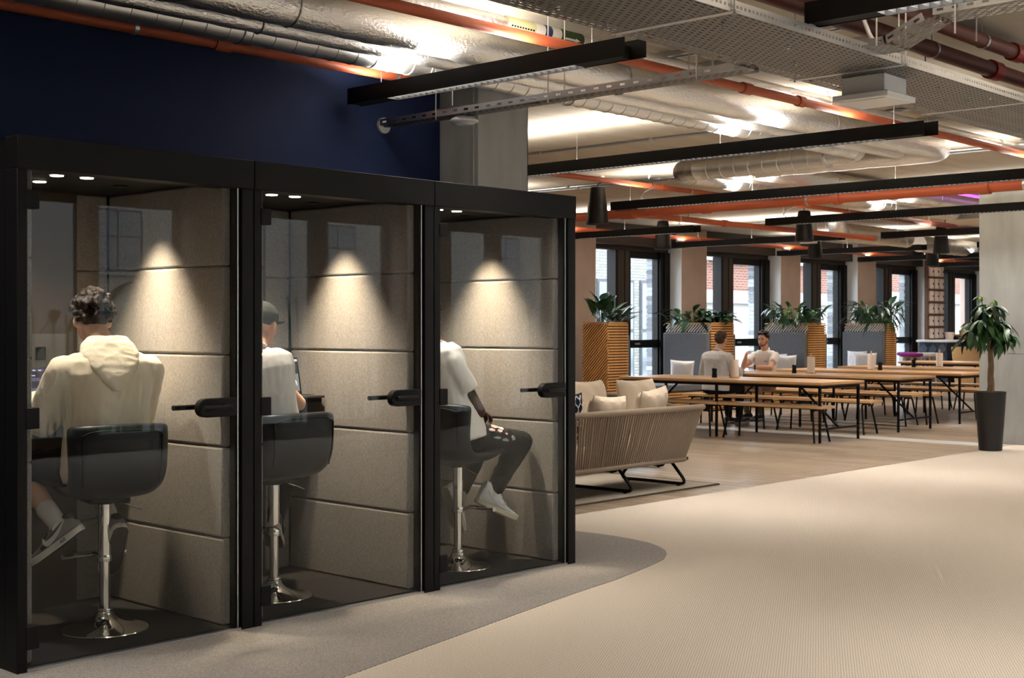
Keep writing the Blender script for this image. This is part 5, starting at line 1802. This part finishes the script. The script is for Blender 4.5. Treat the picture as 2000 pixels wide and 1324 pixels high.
    for q in 'LR':
        hp_, kn, an = J['hip' + q], J['kn' + q], J['an' + q]
        if bottom == 'shorts':
            e = hp_.lerp(kn, .97)
            cap_bm(mb, hp_, .100, e, .078)
            mb.tube([hp_.lerp(kn, .6), hp_.lerp(kn, 1.0)], [.092, .084], 16)
        else:
            cap_bm(mb, hp_, .096, kn, .068)
            back = ((hp_ - kn).normalized() + (an - kn).normalized() * .2) * .010
            cap_bm(mb, kn, .068, kn.lerp(an, .4) + back, .066)
            cap_bm(mb, kn.lerp(an, .36) + back, .066, kn.lerp(an, trouser_end), .052)
    blob(mb, 'shorts' if bottom == 'shorts' else 'trousers', bottom_m, t, .009, 5, .010, 14.0)
    # --- socks and shoes
    for q in 'LR':
        kn, an = J['kn' + q], J['an' + q]
        td = V(toes[q])
        ax = (kn - an).normalized()
        if sock:
            mb = MB(O)
            top_r = .047
            mb.tube([an - ax * .03, an, an + ax * .05, an + ax * .115, an + ax * .122], [.040, .041, .043, top_r, top_r - .003], 20)
            sk_ = mb.build('sock', sock, t, smooth=True)
        shoe(t, an, td, V((shoe_up or {}).get(q, ax)), 1, shoes)
    return t, O, (P, N, s, r, f, L, H, hf, hr, hu), shirt


UP, DN = (0, 0, 1), (0, 0, -1)
# ---- man in the cream hoodie, nearest booth
p1, O, (P, N, s, r, f, L, H, hf, hr, hu), top1 = person(
    'person in cream hoodie and black shorts, seen from behind in the nearest booth', (3.22, 5.55, 0),
    dict(P=(3.225, 5.545, .80), N=(3.235, 5.575, 1.315), H=(3.215, 5.665, 1.445), shL=(3.035, 5.60, 1.205), shR=(3.405, 5.50, 1.205), elL=(3.005, 5.73, .985), wrL=(3.085, 5.965, 1.075), elR=(3.47, 5.68, 1.0), wrR=(3.33, 5.93, 1.06),
         hipL=(3.14, 5.58, .78), hipR=(3.31, 5.54, .78), knL=(2.985, 5.965, .745), anL=(3.0, 5.585, .530), knR=(3.36, 5.95, .74), anR=(3.282, 5.60, .475)),
    (.22, 1, -.46), SKIN, HAIR_B, 'curly', 'hoodie', CREAM, 'long', 'shorts', BLACKC, SH_GREY,
    dict(L=(-.54, .58, -.61), R=(.05, .5, -.85)), dict(L=((.2, 1, -.1), DN, .5), R=((-.1, 1, -.1), DN, .5)), 5, SOCKW, dict(L=(-.41, .44, .8)))
# hood lying on the back
mb = MB(O)
hb = N - f * .085 - s * .045
loft_bm(mb, [(N - f * .01 + s * .055, r * .085, f * .075), (N - f * .02 + s * .02, r * .115, f * .095), (N - f * .055 - s * .03, r * .135, f * .090), (N - f * .112 - s * .080, r * .118, f * .062), (N - f * .145 - s * .130, r * .082, f * .046), (N - f * .162 - s * .180, r * .040, f * .032), (N - f * .168 - s * .205, r * .012, f * .016)], 24)
hd = blob(mb, 'hood', CREAM, top1, .007, 4, .006, 12.0, stretch=(1, 1, 2))
MB(O).tube([N - f * (.150 + .035 * (1 - abs(x))) - s * (.015 + .165 * (1 - abs(x)) ** 1.2) + r * x * .118 + f * .055 * x * x for x in [-.8 + k / 10 for k in range(17)]], .006, 6).build('hood_seam', CREAM, hd, smooth=True)
# small mark on the sock, lettering on the sole edge
for o_ in list(p1.children):
    if o_.name.startswith('shoe'):
        pass
txt = bpy.data.curves.new('sole_lettering', 'FONT')
txt.body = 'AIR'
txt.size = 0.021
txt.extrude = 0.0008
txt.shear = 0.3
lt = bpy.data.objects.new('sole_lettering', txt)
COL.objects.link(lt)
me = bpy.data.meshes.new_from_object(lt.evaluated_get(bpy.context.evaluated_depsgraph_get()))
bpy.data.objects.remove(lt)
me.materials.clear()
me.materials.append(DARKP)
shoeL = [c for c in p1.children if c.name.startswith('shoe')][0]
lt = put('sole_lettering', me, shoeL)
anL, knL = V(3.0, 5.585, .530), V(2.985, 5.965, .745)
ff, rr, uu = frame((-.54, .58, -.61), (-.41, .44, .8))
A0 = anL - uu * .092
base = A0 - rr * .0465 + ff * .030 + uu * .006
lt.matrix_local = Matrix.Translation(base - O) @ Matrix((-ff, uu, -rr)).transposed().to_4x4()

# ---- man in white tee and cap, middle booth
p2, O, (P, N, s, r, f, L, H, hf, hr, hu), top2 = person(
    'person in white tee and cap, half hidden by the frame of the middle booth', (4.17, 5.60, 0),
    dict(P=(4.165, 5.575, .80), N=(4.125, 5.66, 1.305), H=(4.215, 5.715, 1.425), shL=(3.935, 5.83, 1.20), shR=(4.205, 5.60, 1.18), elL=(4.11, 5.97, 1.03), wrL=(4.33, 6.02, 1.055), elR=(4.385, 5.62, 1.010), wrR=(4.45, 5.85, 1.055),
         hipL=(4.10, 5.63, .78), hipR=(4.24, 5.54, .78), knL=(4.30, 5.98, .74), anL=(4.15, 5.72, .45), knR=(4.50, 5.84, .74), anR=(4.27, 5.66, .42)),
    (.92, .42, -.16), SKIN_TAN, HAIR_L, None, 'tee', WTEE, 'short', 'trousers', BLACKC, SH_DGREY,
    dict(L=(.5, .6, -.5), R=(.5, .6, -.5)), dict(L=((.8, .3, 0), DN, .4), R=((.3, .9, 0), DN, .4)), 6)
CAPM = mat('olive_cap_cotton', C(50, 52, 46), 0.9)
mb = MB(O)
ell_bm(mb, H + hu * .045 - hf * .008, (hr * .088, hf * .112, hu * .082), 20)
cp = blob(mb, 'cap', CAPM, p2, .006, 3)
mb = MB(O)
pts = []
for k in range(11):
    a = -PI / 2 * .9 + PI * .9 * k / 10
    pts.append((math.sin(a) * .078, .085 + .075 * math.cos(a)))
q = [H + hu * .036 + hr * x + hf * y - hu * .10 * max(0, y - .08) for x, y in pts]
n = len(q)
mb.add(q + [p + hu * .006 for p in q], [tuple(range(n)), tuple(range(2 * n - 1, n - 1, -1))] + [(i, i + n, (i + 1) % n + n, (i + 1) % n) for i in range(n)])
mb.build('brim', CAPM, cp)
mb = MB(O)
elR, wrR = V(4.385, 5.62, 1.010), V(4.45, 5.85, 1.055)
tat = mat('tattoo_ink', C(64, 52, 50), .6, col2=C(190, 138, 112), cscale=70, contrast=.08)
mb.tube([elR.lerp(wrR, x) for x in (.08, .25, .5, .75)], [.0425, .0435, .041, .035], 14)
mb.build('tattoo_sleeve', tat, p2, smooth=True)

# ---- man in black jeans, farthest booth
p3, O, (P, N, s, r, f, L, H, hf, hr, hu), top3 = person(
    'person in white tee, black jeans and white high-top trainers, in the farthest booth', (5.46, 5.50, 0),
    dict(P=(5.455, 5.515, .80), N=(5.375, 5.615, 1.325), H=(5.385, 5.70, 1.46), shL=(5.41, 5.80, 1.225), shR=(5.35, 5.44, 1.215), elL=(5.58, 5.82, .97), wrL=(5.74, 5.68, .90), elR=(5.495, 5.375, .925), wrR=(5.66, 5.57, .91),
         hipL=(5.48, 5.60, .78), hipR=(5.45, 5.43, .78), knL=(5.87, 5.70, .735), anL=(5.64, 5.68, .415), knR=(5.885, 5.40, .725), anR=(5.715, 5.475, .432)),
    (1, .1, -.35), SKIN_DARK, HAIR_B, 'short', 'tee', WTEE, 'short', 'trousers', JEANS, SH_WHITE,
    dict(L=(.30, -.10, -.95), R=(.86, -.30, -.46)), dict(L=((.8, -.5, -.1), DN, .7), R=((.9, .25, -.15), DN, .7)), 7, SOCKW, trouser_end=.90)
PRINT = [mat('pale_pink_print', C(226, 196, 196), .8), mat('grey_print', C(150, 156, 158), .8), mat('blush_print', C(214, 168, 152), .8)]
hR, kR = V(5.45, 5.43, .78), V(5.885, 5.40, .725)
ax = (kR - hR).normalized()
sd = V(0, -1, 0)
for k, (t_, a, w_, h_, mi) in enumerate(((.30, 38, .05, .02, 0), (.42, 62, .06, .035, 2), (.46, 40, .035, .02, 0), (.52, 58, .04, .03, 0), (.56, 30, .02, .014, 2), (.36, 8, .06, .014, 1), (.52, 2, .05, .018, 1), (.68, 14, .026, .03, 1))):
    c = hR.lerp(kR, t_)
    n_ = (sd * math.cos(R(a)) + V(0, 0, 1) * math.sin(R(a))).normalized()
    v_ = ax.cross(n_)
    rad = .099 - .029 * t_
    pts = []
    for i in range(9):
        b = 2 * PI * i / 9
        pts.append(c + n_ * rad + ax * math.cos(b) * w_ / 2 + v_ * math.sin(b) * h_ / 2 * (1 + .3 * math.sin(3 * b + k)))
    mb = MB(O).add(pts + [q - n_ * .016 for q in pts], [tuple(range(9)), tuple(range(17, 8, -1))] + [(i, i + 9, (i + 1) % 9 + 9, (i + 1) % 9) for i in range(9)])
    mb.build('printed_patch', PRINT[mi], p3)

# ---- man in the grey sweatshirt, bench
p4, O, _, top4 = person(
    'person in pale grey sweatshirt seen from behind on the bench', (16.12, 10.95, 0),
    dict(P=(16.10, 10.96, .56), N=(16.13, 10.95, 1.085), H=(16.19, 10.925, 1.225), shL=(16.13, 11.14, .985), shR=(16.12, 10.77, .985), elL=(16.22, 11.26, .735), wrL=(16.50, 11.13, .80), elR=(16.22, 10.66, .735), wrR=(16.48, 10.80, .80),
         hipL=(16.12, 11.05, .54), hipR=(16.12, 10.87, .54), knL=(16.55, 11.08, .53), anL=(16.58, 11.06, .10), knR=(16.55, 10.84, .53), anR=(16.52, 10.84, .10)),
    (.985, .12, -.04), SKIN_TAN, HAIR_L, 'short', 'sweat', GSWEAT, 'long', 'trousers', BLACKC, SH_DGREY,
    dict(L=(1, .05, 0), R=(1, -.05, 0)), dict(L=((1, -.3, -.1), DN, .4), R=((1, .3, -.1), DN, .4)), 8)
# ---- man facing us
p5, O, (P, N, s, r, f, L, H, hf, hr, hu), top5 = person(
    'person with short dark hair and beard in white tee, facing us at the second table', (17.88, 11.25, 0),
    dict(P=(17.90, 11.26, .56), N=(17.86, 11.24, 1.075), H=(17.80, 11.24, 1.222), shL=(17.85, 11.05, .975), shR=(17.86, 11.43, .975), elL=(17.60, 10.98, .80), wrL=(17.47, 11.21, .802), elR=(17.58, 11.46, .80), wrR=(17.50, 11.36, .97),
         hipL=(17.88, 11.17, .54), hipR=(17.88, 11.35, .54), knL=(17.44, 11.10, .55), anL=(17.42, 11.06, .10), knR=(17.46, 11.40, .55), anR=(17.38, 11.26, .10)),
    (-.98, -.10, -.08), SKIN_TAN, HAIR_B, 'quiff', 'tee', WTEE, 'short', 'shorts', ROSE, SH_BLACK,
    dict(L=(-1, .1, 0), R=(-1, .35, 0)), dict(L=((-.35, 1, .05), DN, .25), R=((-.35, -.3, .35), (.3, -.6, -.5), .9)), 9, SOCKB)
mb = MB(O)
ell_bm(mb, H - hu * .074 + hf * .050, (hr * .045, hf * .046, hu * .033), 14)
for sg in (-1, 1):
    cap_bm(mb, H - hu * .072 + hf * .045 + hr * sg * .035, .020, H - hu * .020 - hf * .002 + hr * sg * .063, .016)
cap_bm(mb, H - hu * .050 + hf * .092 - hr * .020, .005, H - hu * .050 + hf * .092 + hr * .020, .005)
blob(mb, 'beard', BEARD, p5, .005, 3, .001, 80)
wL, eL = V(17.47, 11.21, .802), V(17.60, 10.98, .80)
c0 = wL.lerp(eL, .10)
ww = MB(O)
ww.tube([c0 - (wL - eL).normalized() * .011, c0 + (wL - eL).normalized() * .011], .0335, 16)
wt = ww.build('wrist_watch', M['black'], p5, smooth=True)
MB(O).obox(c0 + V(-.012, -.006, .034), (.034, .030, .012), frame((wL - eL))[0].to_track_quat('Y', 'Z').to_matrix()).build('watch_face', M['black_matt'], wt)
MB(O).tube([N - s * .165 + f * .150 - r * .085, N - s * .172 + f * .152 - r * .105, N - s * .160 + f * .149 - r * .118], .005, 6).tube([N - s * .172 + f * .15 - r * .12, N - s * .170 + f * .146 - r * .15], .0035, 6).build('chest_logo', M['black_matt'], top5)
o = (17.44, 11.33, 1.03)
# ================================================================ OUTSIDE
struct('ground', MB().box(-40, 90, 14.7, 60, -1.4, -1.2).box(-40, 90, -60, -3.6, -1.4, -1.2), mat('grey_paving', C(110, 108, 106), 0.9, bump=.2, bscale=4))
BR_P = mat_brick('pale_brick', C(140, 140, 135), C(116, 118, 114), C(98, 98, 95), .24, .085, rot=(R(90), 0, 0), msize=.012, bump=.4)
BR_R = mat_brick('red_brick', C(122, 72, 57), C(102, 61, 50), C(122, 115, 108), .24, .085, rot=(R(90), 0, 0), msize=.012, bump=.4)
STONE = mat('pale_stone', C(146, 144, 141), .85, bump=.15, bscale=8)
WDARK = mat('dark_window_frame', C(46, 50, 58), .5)
WPANE = mat('reflecting_pane', C(70, 82, 90), .08, spec=.8)


def house(label, x0, x1, y, wall, rows, cols, bands=(), z1=14, facing=-1, ww=1.35, wh=2.1):
    o = ((x0 + x1) / 2, y, -1.2)
    t = thing('building', label, 'building', o, 0, 'buildings outside the windows')
    yb = y - facing * 6
    MB(o).box(x0, x1, min(y, yb), max(y, yb), -1.2, z1).build('wall', wall, t)
    f = lambda d: sorted((y + facing * d, y + facing * d + (-facing) * .15))
    for z0, z1_, d in bands:
        a, b = sorted((y, y + facing * d))
        MB(o).box(x0, x1, a, b, z0, z1_).build('stone_band', STONE, t)
    for z in rows:
        for x in cols:
            a, b = sorted((y - facing * .05, y + facing * .04))
            fr = MB(o).box(x, x + ww, a, b, z, z + wh).build('window', WDARK, t)
            a, b = sorted((y + facing * .04, y + facing * .055))
            for px0, px1 in ((x + .07, x + ww / 2 - .03), (x + ww / 2 + .03, x + ww - .07)):
                for pz0, pz1 in ((z + .08, z + wh * .55), (z + wh * .58, z + wh - .08)):
                    MB(o).box(px0, px1, a, b, pz0, pz1).build('pane', WPANE, fr)
            a, b = sorted((y, y + facing * .14))
            MB(o).box(x - .08, x + ww + .08, a, b, z - .14, z).build('sill', STONE, fr)
    return t


house('pale brick building seen through the first window', 20, 33.4, 24, BR_P, (-.6,), (22.2, 25.6, 29.3, 31.3), z1=4.8, ww=1.7, wh=3.4)
house('red brick building with pale stone bands seen through the second and third windows', 33.5, 44.4, 24.3, BR_R, (.0,), (34.6, 37.0, 39.6, 42.2), ((-1.2, 2.2, .12), (2.2, 2.6, .3), (3.55, 3.85, .25)), z1=4.8, ww=1.3, wh=2.0)
house('red brick building with stone base behind the fourth window', 44.5, 62, 24.6, BR_R, (.0,), (45.6, 48.6, 52, 55.4), ((-1.2, 2.4, .12), (2.4, 2.8, .3)), z1=4.8, ww=1.3, wh=2.0)
house('grey building opposite, seen only as a reflection in the booth glass', -10, 60, -32, mat_brick('grey_brick', C(150, 147, 140), C(132, 128, 122), C(142, 138, 134), .24, .085, rot=(R(90), 0, 0), msize=.012), (-.2, 3.4, 7.0), (4, 9, 14, 19, 24, 29, 34, 39, 44), z1=13, facing=1, ww=2.0, wh=2.2)
sh = [leaf_mesh('leaf', .55, .16, M['leaf'], .6), leaf_mesh('leaf', .5, .05, M['leaf_dark'], .7)]
for i, (x, y, n, m_, l) in enumerate(((10.5, -8, 60, 0, 'leafy shrub outside the near windows, left of three'), (15.2, -7, 50, 1, 'spiky plant outside the near windows'), (20.5, -8.5, 60, 0, 'leafy shrub outside the near windows, far end'))):
    plant('shrub', l, (x, y, -1.2), [sh[m_]], n, 1.5, (1.2, 3.2), (-20, 70), 'plants outside the near windows', 20 + i, 1, 1, .02)
